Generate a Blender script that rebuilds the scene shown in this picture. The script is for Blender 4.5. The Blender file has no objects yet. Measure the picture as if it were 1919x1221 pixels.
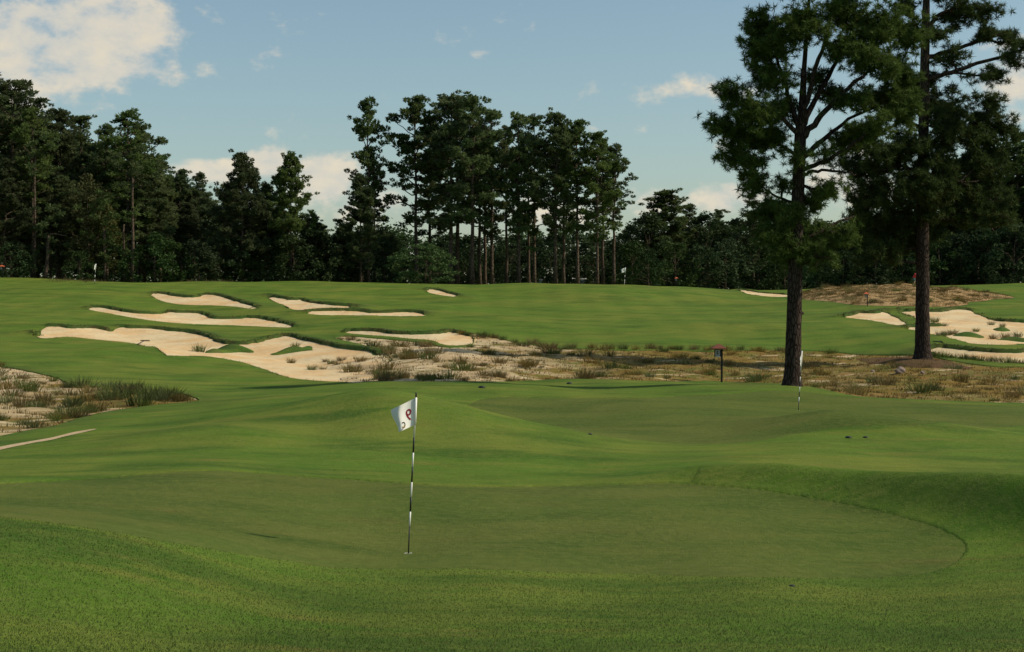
import bpy, math, random
import numpy as np
from mathutils import Vector, Matrix
from mathutils.geometry import delaunay_2d_cdt

# ------------------------------------------------------------------ camera, sky, sun, exposure
SC = bpy.context.scene
COL = SC.collection
F = 3000.0            # focal length in photo pixels (photo 1919 x 1221)
YH = 575.0            # horizon row
CZ = 3.4              # camera height above the near green
PITCH = math.atan((610.5 - YH) / F)
cam_d = bpy.data.cameras.new('camera')
cam_d.sensor_width = 36.0
cam_d.lens = F / 1919.0 * 36.0
cam_d.clip_start = 0.1
cam_d.clip_end = 9000
cam = bpy.data.objects.new('camera', cam_d)
COL.objects.link(cam)
cam.location = (0, 0, CZ)
cam.rotation_euler = (math.radians(90) - PITCH, 0, 0)
SC.camera = cam

SUN_EL = math.radians(40)
SUN_AZ = math.radians(92)       # to the right of the viewing direction
world = bpy.data.worlds.new('World')
SC.world = world
world.use_nodes = True
wn = world.node_tree
wn.nodes.clear()
def wnode(t, **k):
    n = wn.nodes.new(t)
    for a, b in k.items():
        setattr(n, a, b)
    return n
w_out = wnode('ShaderNodeOutputWorld')
w_bg = wnode('ShaderNodeBackground')
w_bg.inputs['Strength'].default_value = 0.108
sky = wnode('ShaderNodeTexSky', sky_type='NISHITA')
sky.sun_disc = False
sky.sun_elevation = SUN_EL
sky.sun_rotation = SUN_AZ
sky.air_density = 1.0
sky.dust_density = 1.2
sky.ozone_density = 1.6
wn.links.new(w_bg.outputs[0], w_out.inputs[0])

sun_d = bpy.data.lights.new('sun', 'SUN')
sun_d.energy = 4.3
sun_d.angle = math.radians(0.55)
sun_d.color = (1.0, 0.91, 0.74)
sun = bpy.data.objects.new('sun', sun_d)
COL.objects.link(sun)
S = Vector((math.sin(SUN_AZ) * math.cos(SUN_EL), math.cos(SUN_AZ) * math.cos(SUN_EL), math.sin(SUN_EL)))
sun.rotation_euler = S.to_track_quat('Z', 'Y').to_euler()
sun.location = (60, 40, 60)

SC.render.engine = 'CYCLES'
SC.view_settings.view_transform = 'Standard'
SC.view_settings.look = 'None'
SC.view_settings.exposure = 0.0
SC.view_settings.gamma = 1.0

def pix_dir(px, py):
    """viewing direction of a photo pixel, scaled to unit depth along +Y"""
    x = (px - 959.5) / F
    yc = -(py - 610.5) / F
    dy = math.cos(PITCH) + yc * math.sin(PITCH)
    dz = -math.sin(PITCH) + yc * math.cos(PITCH)
    return np.array([x / dy, 1.0, dz / dy])

def at(px, py, d):
    v = pix_dir(px, py) * d
    return np.array([v[0], v[1], v[2] + CZ])

# clouds in the sky, by direction; the same kind of cloud goes on all round
def add_clouds():
    tc = wnode('ShaderNodeTexCoord')
    L = wn.links.new
    def M(op, a, b=None, c=None, clamp=False):
        n = wnode('ShaderNodeMath', operation=op)
        n.use_clamp = clamp
        for i, v in enumerate((a, b, c)):
            if v is None:
                continue
            if hasattr(v, 'is_output'):
                L(v, n.inputs[i])
            else:
                n.inputs[i].default_value = v
        return n.outputs[0]
    def noise(scale, detail, rough, off=0.0, zs=1.6):
        mp = wnode('ShaderNodeMapping')
        mp.inputs['Scale'].default_value = (1, 1, zs)
        mp.inputs['Location'].default_value = (off, off * .7, off * .3)
        L(tc.outputs['Generated'], mp.inputs['Vector'])
        n = wnode('ShaderNodeTexNoise')
        n.inputs['Scale'].default_value = scale
        n.inputs['Detail'].default_value = detail
        n.inputs['Roughness'].default_value = rough
        L(mp.outputs[0], n.inputs['Vector'])
        return n.outputs['Fac']
    n1 = noise(30, 7, .58)
    n2 = noise(6.5, 5, .55, 3.1)
    n3 = noise(75, 6, .6, 1.7)
    total = None
    # px, py, rx, ry, weight of the clouds the photograph shows
    for (px, py, rx, ry, w) in [(90, 60, 170, 75, 1.0), (215, 50, 130, 70, 1.0), (120, 120, 170, 55, .95), (230, 110, 110, 50, .9), (300, 70, 60, 40, .6),
                                (505, 305, 50, 30, .95), (610, 335, 65, 50, 1.0), (395, 322, 75, 22, .8), (690, 380, 60, 40, .8),
                                (1330, 165, 130, 28, .5), (1375, 372, 75, 35, .85), (1590, 330, 90, 60, .85), (1880, 150, 80, 75, .75),
                                (1230, 380, 60, 30, .6), (490, 112, 40, 30, .38), (895, 97, 26, 12, .40), (385, 22, 36, 24, .42), (1040, 400, 130, 40, .6),
                                (60, 180, 150, 45, .5), (1110, 245, 22, 14, .45)]:
        c = pix_dir(px, py)
        c = c / np.linalg.norm(c)
        s = wnode('ShaderNodeVectorMath', operation='SUBTRACT')
        L(tc.outputs['Generated'], s.inputs[0])
        s.inputs[1].default_value = tuple(c)
        m = wnode('ShaderNodeVectorMath', operation='MULTIPLY')
        L(s.outputs[0], m.inputs[0])
        m.inputs[1].default_value = (F / rx, F / rx * .6, F / ry)
        ln = wnode('ShaderNodeVectorMath', operation='LENGTH')
        L(m.outputs[0], ln.inputs[0])
        b = M('MULTIPLY', M('SUBTRACT', 1.45, ln.outputs['Value'], clamp=True), w)
        total = b if total is None else M('MAXIMUM', total, b)
    # clouds elsewhere: broad noise
    far = M('MULTIPLY', M('SUBTRACT', n2, .66, clamp=True), 4.0)
    total = M('MAXIMUM', total, far)
    dens = M('ADD', total, M('MULTIPLY', M('SUBTRACT', n1, .52), 2.3))
    dens = M('ADD', dens, M('MULTIPLY', M('SUBTRACT', n3, .5), .7))
    mask = M('MULTIPLY', M('SUBTRACT', dens, .22, clamp=True), 1.5, clamp=True)
    ms = wnode('ShaderNodeMapRange', interpolation_type='SMOOTHSTEP')
    L(mask, ms.inputs['Value'])
    ms.inputs['To Max'].default_value = .88
    ramp = wnode('ShaderNodeMapRange')
    L(M('ADD', M('MULTIPLY', n1, .7), M('MULTIPLY', n3, .3)), ramp.inputs['Value'])
    ramp.inputs['From Min'].default_value = .36
    ramp.inputs['From Max'].default_value = .64
    cc = wnode('ShaderNodeMix', data_type='RGBA')
    L(ramp.outputs[0], cc.inputs[0])
    cc.inputs[6].default_value = (5.1, 5.3, 5.2, 1)
    cc.inputs[7].default_value = (7.5, 6.6, 5.1, 1)
    mx = wnode('ShaderNodeMix', data_type='RGBA')
    L(ms.outputs[0], mx.inputs[0])
    tint = wnode('ShaderNodeMix', data_type='RGBA', blend_type='MULTIPLY')
    tint.inputs[0].default_value = 1.0
    L(sky.outputs[0], tint.inputs[6])
    tint.inputs[7].default_value = SKY_TINT
    L(tint.outputs[2], mx.inputs[6])
    L(cc.outputs[2], mx.inputs[7])
    L(mx.outputs[2], w_bg.inputs['Color'])
SKY_TINT = (1.04, 1.08, .98, 1)
add_clouds()

# ------------------------------------------------------------------ helpers
R = np.random.default_rng(7)
random.seed(7)

def tag(o, label=None, cat=None, group=None, kind=None):
    if label: o['label'] = label
    if cat: o['category'] = cat
    if group: o['group'] = group
    if kind: o['kind'] = kind
    return o

def empty(name, loc, rz=0.0):
    o = bpy.data.objects.new(name, None)
    o.empty_display_size = .3
    o.location = tuple(loc)
    o.rotation_euler = (0, 0, rz)
    COL.objects.link(o)
    return o

def np_mesh(name, verts, faces, mats, smooth=False, mat_idx=None):
    """verts (n,3); faces: list of (m,k) integer arrays"""
    me = bpy.data.meshes.new(name)
    verts = np.asarray(verts, dtype=np.float32)
    faces = [np.asarray(f, dtype=np.int32) for f in faces if len(f)]
    me.vertices.add(len(verts))
    me.vertices.foreach_set('co', verts.ravel())
    loops = np.concatenate([f.ravel() for f in faces])
    tot = np.concatenate([np.full(len(f), f.shape[1], np.int32) for f in faces])
    start = np.concatenate([[0], np.cumsum(tot)[:-1]]).astype(np.int32)
    me.loops.add(len(loops))
    me.loops.foreach_set('vertex_index', loops)
    me.polygons.add(len(tot))
    me.polygons.foreach_set('loop_start', start)
    me.polygons.foreach_set('loop_total', tot)
    if not isinstance(mats, (list, tuple)):
        mats = [mats]
    for m in mats:
        me.materials.append(m)
    if mat_idx is not None:
        me.polygons.foreach_set('material_index', np.asarray(mat_idx, np.int32))
    me.polygons.foreach_set('use_smooth', np.full(len(tot), bool(smooth)))
    me.update(calc_edges=True)
    me.validate()
    return me

def obj(name, me, parent=None, loc=None):
    o = bpy.data.objects.new(name, me)
    COL.objects.link(o)
    if parent is not None:
        o.parent = parent
    if loc is not None:
        o.location = tuple(loc)
    return o

class MB:
    """collects vertices and quads/triangles"""
    def __init__(s):
        s.v, s.q, s.t, s.n = [], [], [], 0
    def add(s, v, q=None, t=None):
        v = np.asarray(v, float)
        if q is not None and len(q): s.q.append(np.asarray(q) + s.n)
        if t is not None and len(t): s.t.append(np.asarray(t) + s.n)
        s.v.append(v); s.n += len(v)
    def tube(s, pts, rad, sides=7, cap=True, wob=0.0):
        pts = np.asarray(pts, float); k = len(pts)
        rad = np.broadcast_to(np.asarray(rad, float), (k,))
        tan = np.gradient(pts, axis=0)
        tan /= np.linalg.norm(tan, axis=1)[:, None] + 1e-9
        ref = np.array([0, 1, 0.]) if abs(tan[:, 1]).max() < .9 else np.array([1., 0, 0])
        a = np.cross(tan, ref); a /= np.linalg.norm(a, axis=1)[:, None] + 1e-9
        b = np.cross(tan, a)
        th = np.arange(sides) / sides * 2 * math.pi
        rr = rad[:, None] * (1 + wob * R.normal(size=(k, sides)))
        v = pts[:, None, :] + rr[:, :, None] * (np.cos(th)[None, :, None] * a[:, None, :] + np.sin(th)[None, :, None] * b[:, None, :])
        i = np.arange(k - 1)[:, None] * sides + np.arange(sides)[None, :]
        j = np.arange(k - 1)[:, None] * sides + (np.arange(sides)[None, :] + 1) % sides
        q = np.stack([i, j, j + sides, i + sides], -1).reshape(-1, 4)
        v = v.reshape(-1, 3)
        t = []
        if cap:
            c = len(v)
            v = np.vstack([v, pts[:1], pts[-1:]])
            for m in range(sides):
                t.append((c, (m + 1) % sides, m))
                e = (k - 1) * sides
                t.append((c + 1, e + m, e + (m + 1) % sides))
        s.add(v, q, t)
    def box(s, c, sz, rz=0.0):
        c = np.asarray(c, float); h = np.asarray(sz, float) / 2
        v = np.array([[x, y, z] for x in (-1, 1) for y in (-1, 1) for z in (-1, 1)], float) * h
        cs, sn = math.cos(rz), math.sin(rz)
        v = v @ np.array([[cs, sn, 0], [-sn, cs, 0], [0, 0, 1]]) + c
        s.add(v, [(0, 1, 3, 2), (4, 6, 7, 5), (0, 4, 5, 1), (2, 3, 7, 6), (0, 2, 6, 4), (1, 5, 7, 3)])
    def mesh(s, name, mat, smooth=False):
        fs = []
        if s.q: fs.append(np.concatenate(s.q))
        if s.t: fs.append(np.concatenate(s.t))
        return np_mesh(name, np.concatenate(s.v), fs, mat, smooth)

def sstep(a, b, x):
    t = np.clip((x - a) / (b - a), 0, 1)
    return t * t * (3 - 2 * t)

# ------------------------------------------------------------------ materials
def new_mat(name):
    m = bpy.data.materials.new(name)
    m.use_nodes = True
    nt = m.node_tree
    bs = nt.nodes['Principled BSDF']
    bs.inputs['Roughness'].default_value = .85
    bs.inputs['Specular IOR Level'].default_value = .05
    return m, nt, bs

def ramp_noise(nt, vec, scale, detail, lo, hi, rough=.55):
    n = nt.nodes.new('ShaderNodeTexNoise')
    n.inputs['Scale'].default_value = scale
    n.inputs['Detail'].default_value = detail
    n.inputs['Roughness'].default_value = rough
    if vec is not None: nt.links.new(vec, n.inputs['Vector'])
    m = nt.nodes.new('ShaderNodeMapRange')
    m.interpolation_type = 'SMOOTHSTEP'
    m.inputs['From Min'].default_value = lo
    m.inputs['From Max'].default_value = hi
    nt.links.new(n.outputs['Fac'], m.inputs['Value'])
    return m.outputs[0]

def mixc(nt, fac, a, b, mode='MIX'):
    n = nt.nodes.new('ShaderNodeMix')
    n.data_type = 'RGBA'
    n.blend_type = mode
    for i, v in ((0, fac), (6, a), (7, b)):
        if hasattr(v, 'is_output'):
            nt.links.new(v, n.inputs[i])
        elif i == 0:
            n.inputs[0].default_value = v
        else:
            n.inputs[i].default_value = (*v, 1)
    return n.outputs[2]

def mul(nt, a, b, op='MULTIPLY'):
    n = nt.nodes.new('ShaderNodeMath'); n.operation = op
    for i, v in enumerate((a, b)):
        if hasattr(v, 'is_output'): nt.links.new(v, n.inputs[i])
        else: n.inputs[i].default_value = v
    return n.outputs[0]

def geo_pos(nt, scale=(1, 1, 1)):
    g = nt.nodes.new('ShaderNodeNewGeometry')
    mp = nt.nodes.new('ShaderNodeMapping')
    mp.inputs['Scale'].default_value = scale
    nt.links.new(g.outputs['Position'], mp.inputs['Vector'])
    return mp.outputs[0]

def bump(nt, bs, h, strength, dist):
    b = nt.nodes.new('ShaderNodeBump')
    b.inputs['Strength'].default_value = strength
    b.inputs['Distance'].default_value = dist
    nt.links.new(h, b.inputs['Height'])
    nt.links.new(b.outputs[0], bs.inputs['Normal'])

def attr(nt, name):
    a = nt.nodes.new('ShaderNodeAttribute')
    a.attribute_name = name
    return a.outputs['Fac']

def turf_material(name, c_main, c_dry, c_deep, brown, use_attr):
    m, nt, bs = new_mat(name)
    p = geo_pos(nt)
    ps = geo_pos(nt, (.5, 1.0, 1.0))
    col = mixc(nt, ramp_noise(nt, ps, .16, 6, .40, .62, .6), c_main, c_dry)
    col = mixc(nt, mul(nt, ramp_noise(nt, ps, .42, 6, .44, .66, .62), .9), col, c_deep)
    col = mixc(nt, mul(nt, ramp_noise(nt, geo_pos(nt, (.4, 1, 1)), .9, 7, .54, .72, .68), .6), col, brown)
    blot = ramp_noise(nt, geo_pos(nt, (.6, 1, 1)), 1.7, 9, .38, .64, .78)
    col = mixc(nt, mul(nt, blot, .7), col, mixc(nt, .55, col, c_deep))
    col = mixc(nt, mul(nt, ramp_noise(nt, geo_pos(nt, (.35, 1, 1)), .7, 8, .48, .64, .74), .6), col, c_dry)
    w = nt.nodes.new('ShaderNodeTexWave')
    w.bands_direction = 'X'
    w.inputs['Scale'].default_value = .11
    w.inputs['Distortion'].default_value = 1.5
    w.inputs['Detail'].default_value = 2
    nt.links.new(p, w.inputs['Vector'])
    col = mixc(nt, mul(nt, w.outputs['Fac'], .22), col, c_deep)
    fine = ramp_noise(nt, p, 38, 3, .3, .7, .7)
    col = mixc(nt, mul(nt, fine, .55), col, mixc(nt, .5, col, (.012, .03, .006)))
    mid = ramp_noise(nt, p, 6, 5, .35, .7, .7)
    col = mixc(nt, mul(nt, mid, .5), col, mixc(nt, .5, col, (.20, .21, .06)))
    if use_attr:
        e = attr(nt, 'edge')
        soil = mixc(nt, ramp_noise(nt, p, 3.0, 5, .4, .65), (.042, .060, .014), (.070, .048, .022))
        col = mixc(nt, e, col, soil)
        r = attr(nt, 'rough')
        col = mixc(nt, mul(nt, mul(nt, r, .95), mul(nt, ramp_noise(nt, p, .9, 6, .25, .6, .65), 1.0)), col, mixc(nt, ramp_noise(nt, p, .8, 5, .4, .65), (.042, .088, .018), (.075, .085, .025)))
    nt.links.new(col, bs.inputs['Base Color'])
    h = mul(nt, mul(nt, fine, .6), mid, 'ADD')
    bump(nt, bs, h, .5, .03)
    return m

M_turf = turf_material('mown_turf', (.098, .180, .017), (.175, .205, .030), (.042, .100, .010), (.25, .165, .045), True)
M_green = turf_material('putting_turf', (.090, .128, .022), (.124, .138, .030), (.056, .092, .014), (.16, .118, .036), False)

def sand_material(name, base, warm, dark, scrub):
    m, nt, bs = new_mat(name)
    p = geo_pos(nt)
    col = mixc(nt, ramp_noise(nt, p, .35, 5, .4, .65), base, warm)
    col = mixc(nt, mul(nt, ramp_noise(nt, p, 1.6, 6, .55, .75, .6), .35), col, dark)
    hh = ramp_noise(nt, p, 2.2, 7, .3, .7, .7)
    col = mixc(nt, mul(nt, ramp_noise(nt, p, 5.5, 4, .60, .72, .6), .45), col, dark)
    if scrub:
        # litter, low cover and dry stems between the bare sand
        f1 = mul(nt, ramp_noise(nt, geo_pos(nt, (.55, 1, 1)), .55, 7, .47, .62, .70), .85)
        cov = mixc(nt, ramp_noise(nt, p, .22, 4, .4, .6), scrub[0], scrub[1])
        cov = mixc(nt, ramp_noise(nt, p, 1.5, 5, .45, .7), cov, scrub[2])
        a = attr(nt, 'cover')
        ff = nt.nodes.new('ShaderNodeMath'); ff.operation = 'ADD'; ff.use_clamp = True
        nt.links.new(mul(nt, f1, 1.0), ff.inputs[0])
        nt.links.new(a, ff.inputs[1])
        sub = nt.nodes.new('ShaderNodeMath'); sub.operation = 'MULTIPLY'; sub.use_clamp = True
        nt.links.new(ff.outputs[0], sub.inputs[0]); sub.inputs[1].default_value = .95
        gl = mul(nt, ramp_noise(nt, geo_pos(nt, (.4, 1, 1)), .6, 7, .56, .63, .7), .9)
        col = mixc(nt, mul(nt, sub.outputs[0], mul(nt, 1.0, gl, 'SUBTRACT')), col, cov)
    nt.links.new(col, bs.inputs['Base Color'])
    bs.inputs['Roughness'].default_value = .95
    bump(nt, bs, hh, .6, .06)
    return m

M_sand = sand_material('bunker_sand', (.63, .495, .295), (.60, .40, .20), (.36, .26, .15), None)
M_waste = sand_material('waste_sand', (.56, .44, .27), (.48, .35, .20), (.28, .20, .11),
                        ((.175, .120, .022), (.105, .105, .016), (.20, .105, .028)))
M_straw = sand_material('straw_mound', (.40, .27, .13), (.32, .20, .09), (.18, .115, .055),
                        ((.15, .10, .04), (.085, .078, .025), (.12, .07, .03)))
M_straw_dark = sand_material('fallen_needles', (.15, .085, .05), (.12, .07, .04), (.08, .05, .03),
                        ((.12, .07, .035), (.10, .08, .03), (.13, .075, .04)))
M_path = sand_material('path_sand', (.50, .37, .22), (.44, .32, .19), (.33, .25, .15), None)

def plain(name, c, rough=.6, spec=.3, var=.12):
    m, nt, bs = new_mat(name)
    p = geo_pos(nt)
    col = mixc(nt, mul(nt, ramp_noise(nt, p, 9, 4, .3, .7), var * 2), c, tuple(x * .6 for x in c))
    nt.links.new(col, bs.inputs['Base Color'])
    bs.inputs['Roughness'].default_value = rough
    bs.inputs['Specular IOR Level'].default_value = spec
    return m

def bark_material(name, c1, c2, c3):
    m, nt, bs = new_mat(name)
    p = geo_pos(nt, (1, 1, .28))
    v = nt.nodes.new('ShaderNodeTexVoronoi')
    v.feature = 'DISTANCE_TO_EDGE'
    v.inputs['Scale'].default_value = 9
    nt.links.new(p, v.inputs['Vector'])
    e = nt.nodes.new('ShaderNodeMapRange')
    e.inputs['From Max'].default_value = .18
    nt.links.new(v.outputs['Distance'], e.inputs['Value'])
    n = ramp_noise(nt, p, 5, 6, .35, .68, .65)
    col = mixc(nt, n, c1, c2)
    col = mixc(nt, mul(nt, ramp_noise(nt, p, 22, 4, .55, .75), .6), col, c3)
    col = mixc(nt, e.outputs[0], (.018, .013, .010), col)
    nt.links.new(col, bs.inputs['Base Color'])
    bs.inputs['Roughness'].default_value = .95
    bump(nt, bs, e.outputs[0], .9, .04)
    return m
M_bark = bark_material('pine_bark', (.046, .034, .027), (.075, .055, .043), (.15, .12, .10))
M_bark_far = bark_material('pine_bark_pale', (.115, .085, .062), (.17, .125, .09), (.22, .18, .14))

def leaf_material(name, c1, c2, c3, scale=.5, trans=.25):
    m, nt, bs = new_mat(name)
    p = geo_pos(nt)
    col = mixc(nt, ramp_noise(nt, p, scale, 4, .35, .65), c1, c2)
    col = mixc(nt, mul(nt, ramp_noise(nt, p, scale * 6, 3, .5, .75), .6), col, c3)
    oi = nt.nodes.new('ShaderNodeObjectInfo')
    hs = nt.nodes.new('ShaderNodeHueSaturation')
    for sock, lo, hi, ph in (('Hue', .482, .505, 1.0), ('Value', .72, 1.28, 7.3), ('Saturation', .85, 1.1, 3.7)):
        fr = mul(nt, mul(nt, oi.outputs['Random'], ph), 1.0, 'FRACT') if ph > 1 else oi.outputs['Random']
        mr = nt.nodes.new('ShaderNodeMapRange')
        nt.links.new(fr, mr.inputs['Value'])
        mr.inputs['To Min'].default_value = lo; mr.inputs['To Max'].default_value = hi
        nt.links.new(mr.outputs[0], hs.inputs[sock])
    nt.links.new(col, hs.inputs['Color'])
    col = hs.outputs['Color']
    nt.links.new(col, bs.inputs['Base Color'])
    bs.inputs['Roughness'].default_value = .75
    bs.inputs['Specular IOR Level'].default_value = .08
    tr = nt.nodes.new('ShaderNodeBsdfTranslucent')
    nt.links.new(col, tr.inputs['Color'])
    mx = nt.nodes.new('ShaderNodeMixShader')
    mx.inputs[0].default_value = trans
    nt.links.new(bs.outputs[0], mx.inputs[1])
    nt.links.new(tr.outputs[0], mx.inputs[2])
    nt.links.new(mx.outputs[0], nt.nodes['Material Output'].inputs['Surface'])
    return m
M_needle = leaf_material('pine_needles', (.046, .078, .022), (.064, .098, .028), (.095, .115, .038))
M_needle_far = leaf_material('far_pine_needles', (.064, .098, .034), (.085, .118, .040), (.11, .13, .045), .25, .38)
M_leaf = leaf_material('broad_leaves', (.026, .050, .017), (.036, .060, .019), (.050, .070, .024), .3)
M_leaf_olive = leaf_material('olive_leaves', (.050, .062, .020), (.070, .075, .026), (.09, .09, .035), .3)
M_leaf_bright = leaf_material('dogwood_leaves', (.050, .098, .026), (.065, .115, .032), (.085, .13, .04), .5)
M_tuft = leaf_material('wiry_grass', (.125, .105, .030), (.165, .125, .042), (.22, .15, .06), 1.2, .35)
M_tuft_green = leaf_material('weedy_grass', (.075, .100, .024), (.080, .105, .032), (.11, .11, .04), 1.2, .3)
M_blade = leaf_material('turf_blades', (.072, .138, .014), (.105, .160, .022), (.20, .165, .05), 1.6, .3)

# ------------------------------------------------------------------ terrain
CP = [  # photo pixel and distance of points on the ground
 # foreground slope and near green
 (-300,1221,9),(0,1221,10),(480,1221,11),(960,1221,11.5),(1440,1221,11.5),(1919,1221,11.5),(2200,1221,11.5),
 (-300,1080,13),(0,1100,13.5),(240,1100,14.5),(480,1120,15.5),(960,1110,16.8),(1440,1105,17.4),(1919,1105,17.8),
 (-300,965,17),(0,975,17.5),(250,1005,18),(530,1056,19),(830,1066,19.8),(1200,1077,20.2),(1600,1086,20.2),
 (0,940,23.5),(300,960,23.5),(765,1035,22),(1200,1030,22.4),(1500,1000,24),(1810,1025,22.9),
 (500,925,27.5),(960,955,26.3),(1250,950,26.5),
 (-200,912,27),(0,905,28),(400,881,31),(800,907,30),(1100,908,30.2),(1290,906,30.3),(1500,930,28.4),(1700,972,25.7),
 (1300,893,31.2),(1500,912,29.8),(1700,940,27.6),(1919,1005,23.6),(1919,940,26.3),(2150,930,26.5),
 # swale and mounds behind it
 (-200,865,35),(0,860,36),(300,850,37),(600,872,34),(860,872,35),(1100,880,34.5),(1600,870,36),(1919,885,34.5),
 (0,832,42),(180,805,46),(300,800,45),(450,770,48),(700,751,48),(860,784,45),(1000,830,39.5),(600,800,43),
 (1300,850,39.5),(1550,802,49),(1500,830,42),(1800,820,46),(1919,825,45.5),
 # second green
 (850,765,54),(1000,798,49.5),(1300,832,44.5),(1200,785,53),(1496,768,59),(1700,775,57),(1919,792,54),(2100,795,53),
 (1000,745,63),(1300,739,64),(1480,729,68),
 (560,728,70),(700,718,72),(1000,717,72),(1300,717,73),(1480,722,71),(1600,742,67),(1750,750,66),(1919,757,64),
 # hollow behind the crest and waste ground
 (1352,716,85),(1000,712,82),(700,713,80),(1485,719,76),(1600,722,77),(1750,725,78),(1919,728,77),(2150,730,77),
 (1350,688,92),(1728,671,95),(1919,690,88),(1350,658,104),(1600,660,103),(1919,660,98),
 (800,690,84),(800,650,98),(800,626,109),(1000,680,90),(1000,648,106),
 # left side slopes
 (-250,830,43),(0,800,50),(100,760,60),(0,720,72),(-250,720,72),(300,750,62),(450,740,66),(300,715,76),(0,690,82),(200,680,88),
 (0,640,104),(-250,640,104),(200,640,109),(400,668,96),(560,710,82),(620,680,92),(450,640,108),(600,640,106),
 (0,580,134),(200,605,123),(300,580,139),(500,608,123),(600,600,126),(300,552,157),(0,545,158),(-250,545,158),(600,560,152),
 (178,533,165),(0,524,180),(-250,515,190),(400,527,182),(600,527,186),(0,516,190),
 # fairway hill
 (800,600,125),(1000,600,126),(1300,640,110),(1300,600,128),(1000,562,153),(1300,562,156),(800,555,156),(800,532,184),
 (1000,530,190),(1170,536,188),(1280,536,190),(1380,546,180),(1440,560,160),
 # right side
 (1600,625,113),(1600,595,127),(1600,575,138),(1560,560,150),(1660,552,160),(1680,537,172),(1760,560,152),(1800,548,166),(1919,580,134),
 (1919,620,113),(1750,640,104),(1820,652,100),(1750,610,118),(1919,560,152),(1850,533,185),(1919,530,190),(2200,540,180),(2200,600,124),(2200,680,92),
]
CP_XYZ = [at(*c) for c in CP]
for az in (-22, -14, -7, 0, 7, 14, 22):      # behind the crests, and around the photographer's feet
    for d, z in ((225, 5.4), (300, 5.2)):
        CP_XYZ.append(np.array([math.tan(math.radians(az)) * d, d, z]))
    CP_XYZ.append(np.array([math.tan(math.radians(az)) * 5.5, 5.5, CZ - 1.72]))
CP_XYZ = np.array(CP_XYZ)
AZ_MAX = math.radians(24)

def uvw(x, y):
    r = np.hypot(x, y)
    return np.arctan2(x, y) * 3.0, np.log(np.clip(r, 5.0, 330.0)) * 1.0

def tps_k(r2):
    return .5 * r2 * np.log(r2 + 1e-12)

_u, _l = uvw(CP_XYZ[:, 0], CP_XYZ[:, 1])
_n = len(_u)
_K = tps_k((_u[:, None] - _u[None]) ** 2 + (_l[:, None] - _l[None]) ** 2) + np.eye(_n) * 2.5e-4
_P = np.stack([np.ones(_n), _u, _l], 1)
_A = np.block([[_K, _P], [_P.T, np.zeros((3, 3))]])
_W = np.linalg.solve(_A, np.concatenate([CP_XYZ[:, 2], np.zeros(3)]))

def tps(u, l):
    out = np.empty_like(u)
    for i in range(0, len(u), 20000):
        a, b = u[i:i + 20000], l[i:i + 20000]
        k = tps_k((a[:, None] - _u[None]) ** 2 + (b[:, None] - _l[None]) ** 2)
        out[i:i + 20000] = k @ _W[:_n] + _W[_n] + _W[_n + 1] * a + _W[_n + 2] * b
    return out

BUMPS = []
for (px, d, h, sx, sy) in [(840, 45.0, .30, 4.2, 3.0), (690, 48, .35, 3.5, 3), (1560, 49.5, .40, 2.2, 2.4), (1720, 47, .25, 2.5, 2), (60, 14.5, .18, 2.2, 2.2), (400, 41, .3, 2.5, 2.5), (1150, 165, .8, 9, 10), (1330, 120, .5, 8, 5), (700, 140, .6, 8, 6), (230, 95, .5, 4, 5)]:
    BUMPS.append(((px - 959.5) / F * d, d, h, sx, sy))

BANK = [(np.array([(px - 959.5) / F * d, d]), h) for px, d, h in [(1080, 31.2, 0.0), (1200, 31.4, .07), (1320, 31.4, .20), (1450, 30.4, .34), (1580, 29.0, .40), (1700, 27.6, .46), (1800, 26.4, .52), (1920, 25.0, .58), (2060, 23.6, .6), (2250, 22, .6)]]

def base_T(x, y):
    x = np.atleast_1d(np.asarray(x, float)); y = np.atleast_1d(np.asarray(y, float))
    u, l = uvw(x, y)
    um = AZ_MAX * 3
    z = tps(np.clip(u, -um, um), l)
    out = np.abs(u) > um
    if out.any():
        t = sstep(0, 1, (np.abs(u[out]) - um) / (math.pi * 3 - um))
        other = tps(np.where(u[out] > 0, -um, um), l[out])
        z[out] = z[out] * (1 - .5 * t) + other * .5 * t
    # mounds beside the greens
    for bx, by, h, sx, sy in BUMPS:
        z = z + h * np.exp(-((x - bx) / sx) ** 2 - ((y - by) / sy) ** 2)
    # bank along the right-hand edge of the near green
    k = (x > -2) & (x < 13) & (y > 17) & (y < 36)
    if k.any():
        best = np.full(k.sum(), 1e9); hh = np.zeros(k.sum())
        for (a, ha), (b, hb) in zip(BANK[:-1], BANK[1:]):
            e = b - a
            t = np.clip(((x[k] - a[0]) * e[0] + (y[k] - a[1]) * e[1]) / (e @ e), 0, 1)
            dd = np.hypot(x[k] - a[0] - t * e[0], y[k] - a[1] - t * e[1])
            m = dd < best
            best[m] = dd[m]; hh[m] = (ha + (hb - ha) * t)[m]
        z[k] += 1.2 * hh * np.exp(-(best / .85) ** 2)
    # gentle undulation of mown ground
    r = np.hypot(x, y)
    a = sstep(14, 60, r)
    z = z + a * (.10 * np.sin(x * .21 + .6 * np.sin(y * .09)) * np.sin(y * .13 + 1.3) + .05 * np.sin(x * .47 + y * .31))
    return z

_dd = np.concatenate([np.arange(6, 60, .12), np.arange(60, 330, .3)])
def hit(px, py, dmin=6.0):
    """where the ray of a photo pixel first meets the ground"""
    v = pix_dir(px, py)
    g = base_T(v[0] * _dd, _dd)
    below = (v[2] * _dd + CZ <= g) & (_dd >= dmin)
    i = int(np.argmax(below)) if below.any() else len(_dd) - 1
    d = _dd[i]
    return np.array([v[0] * d, d])

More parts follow.
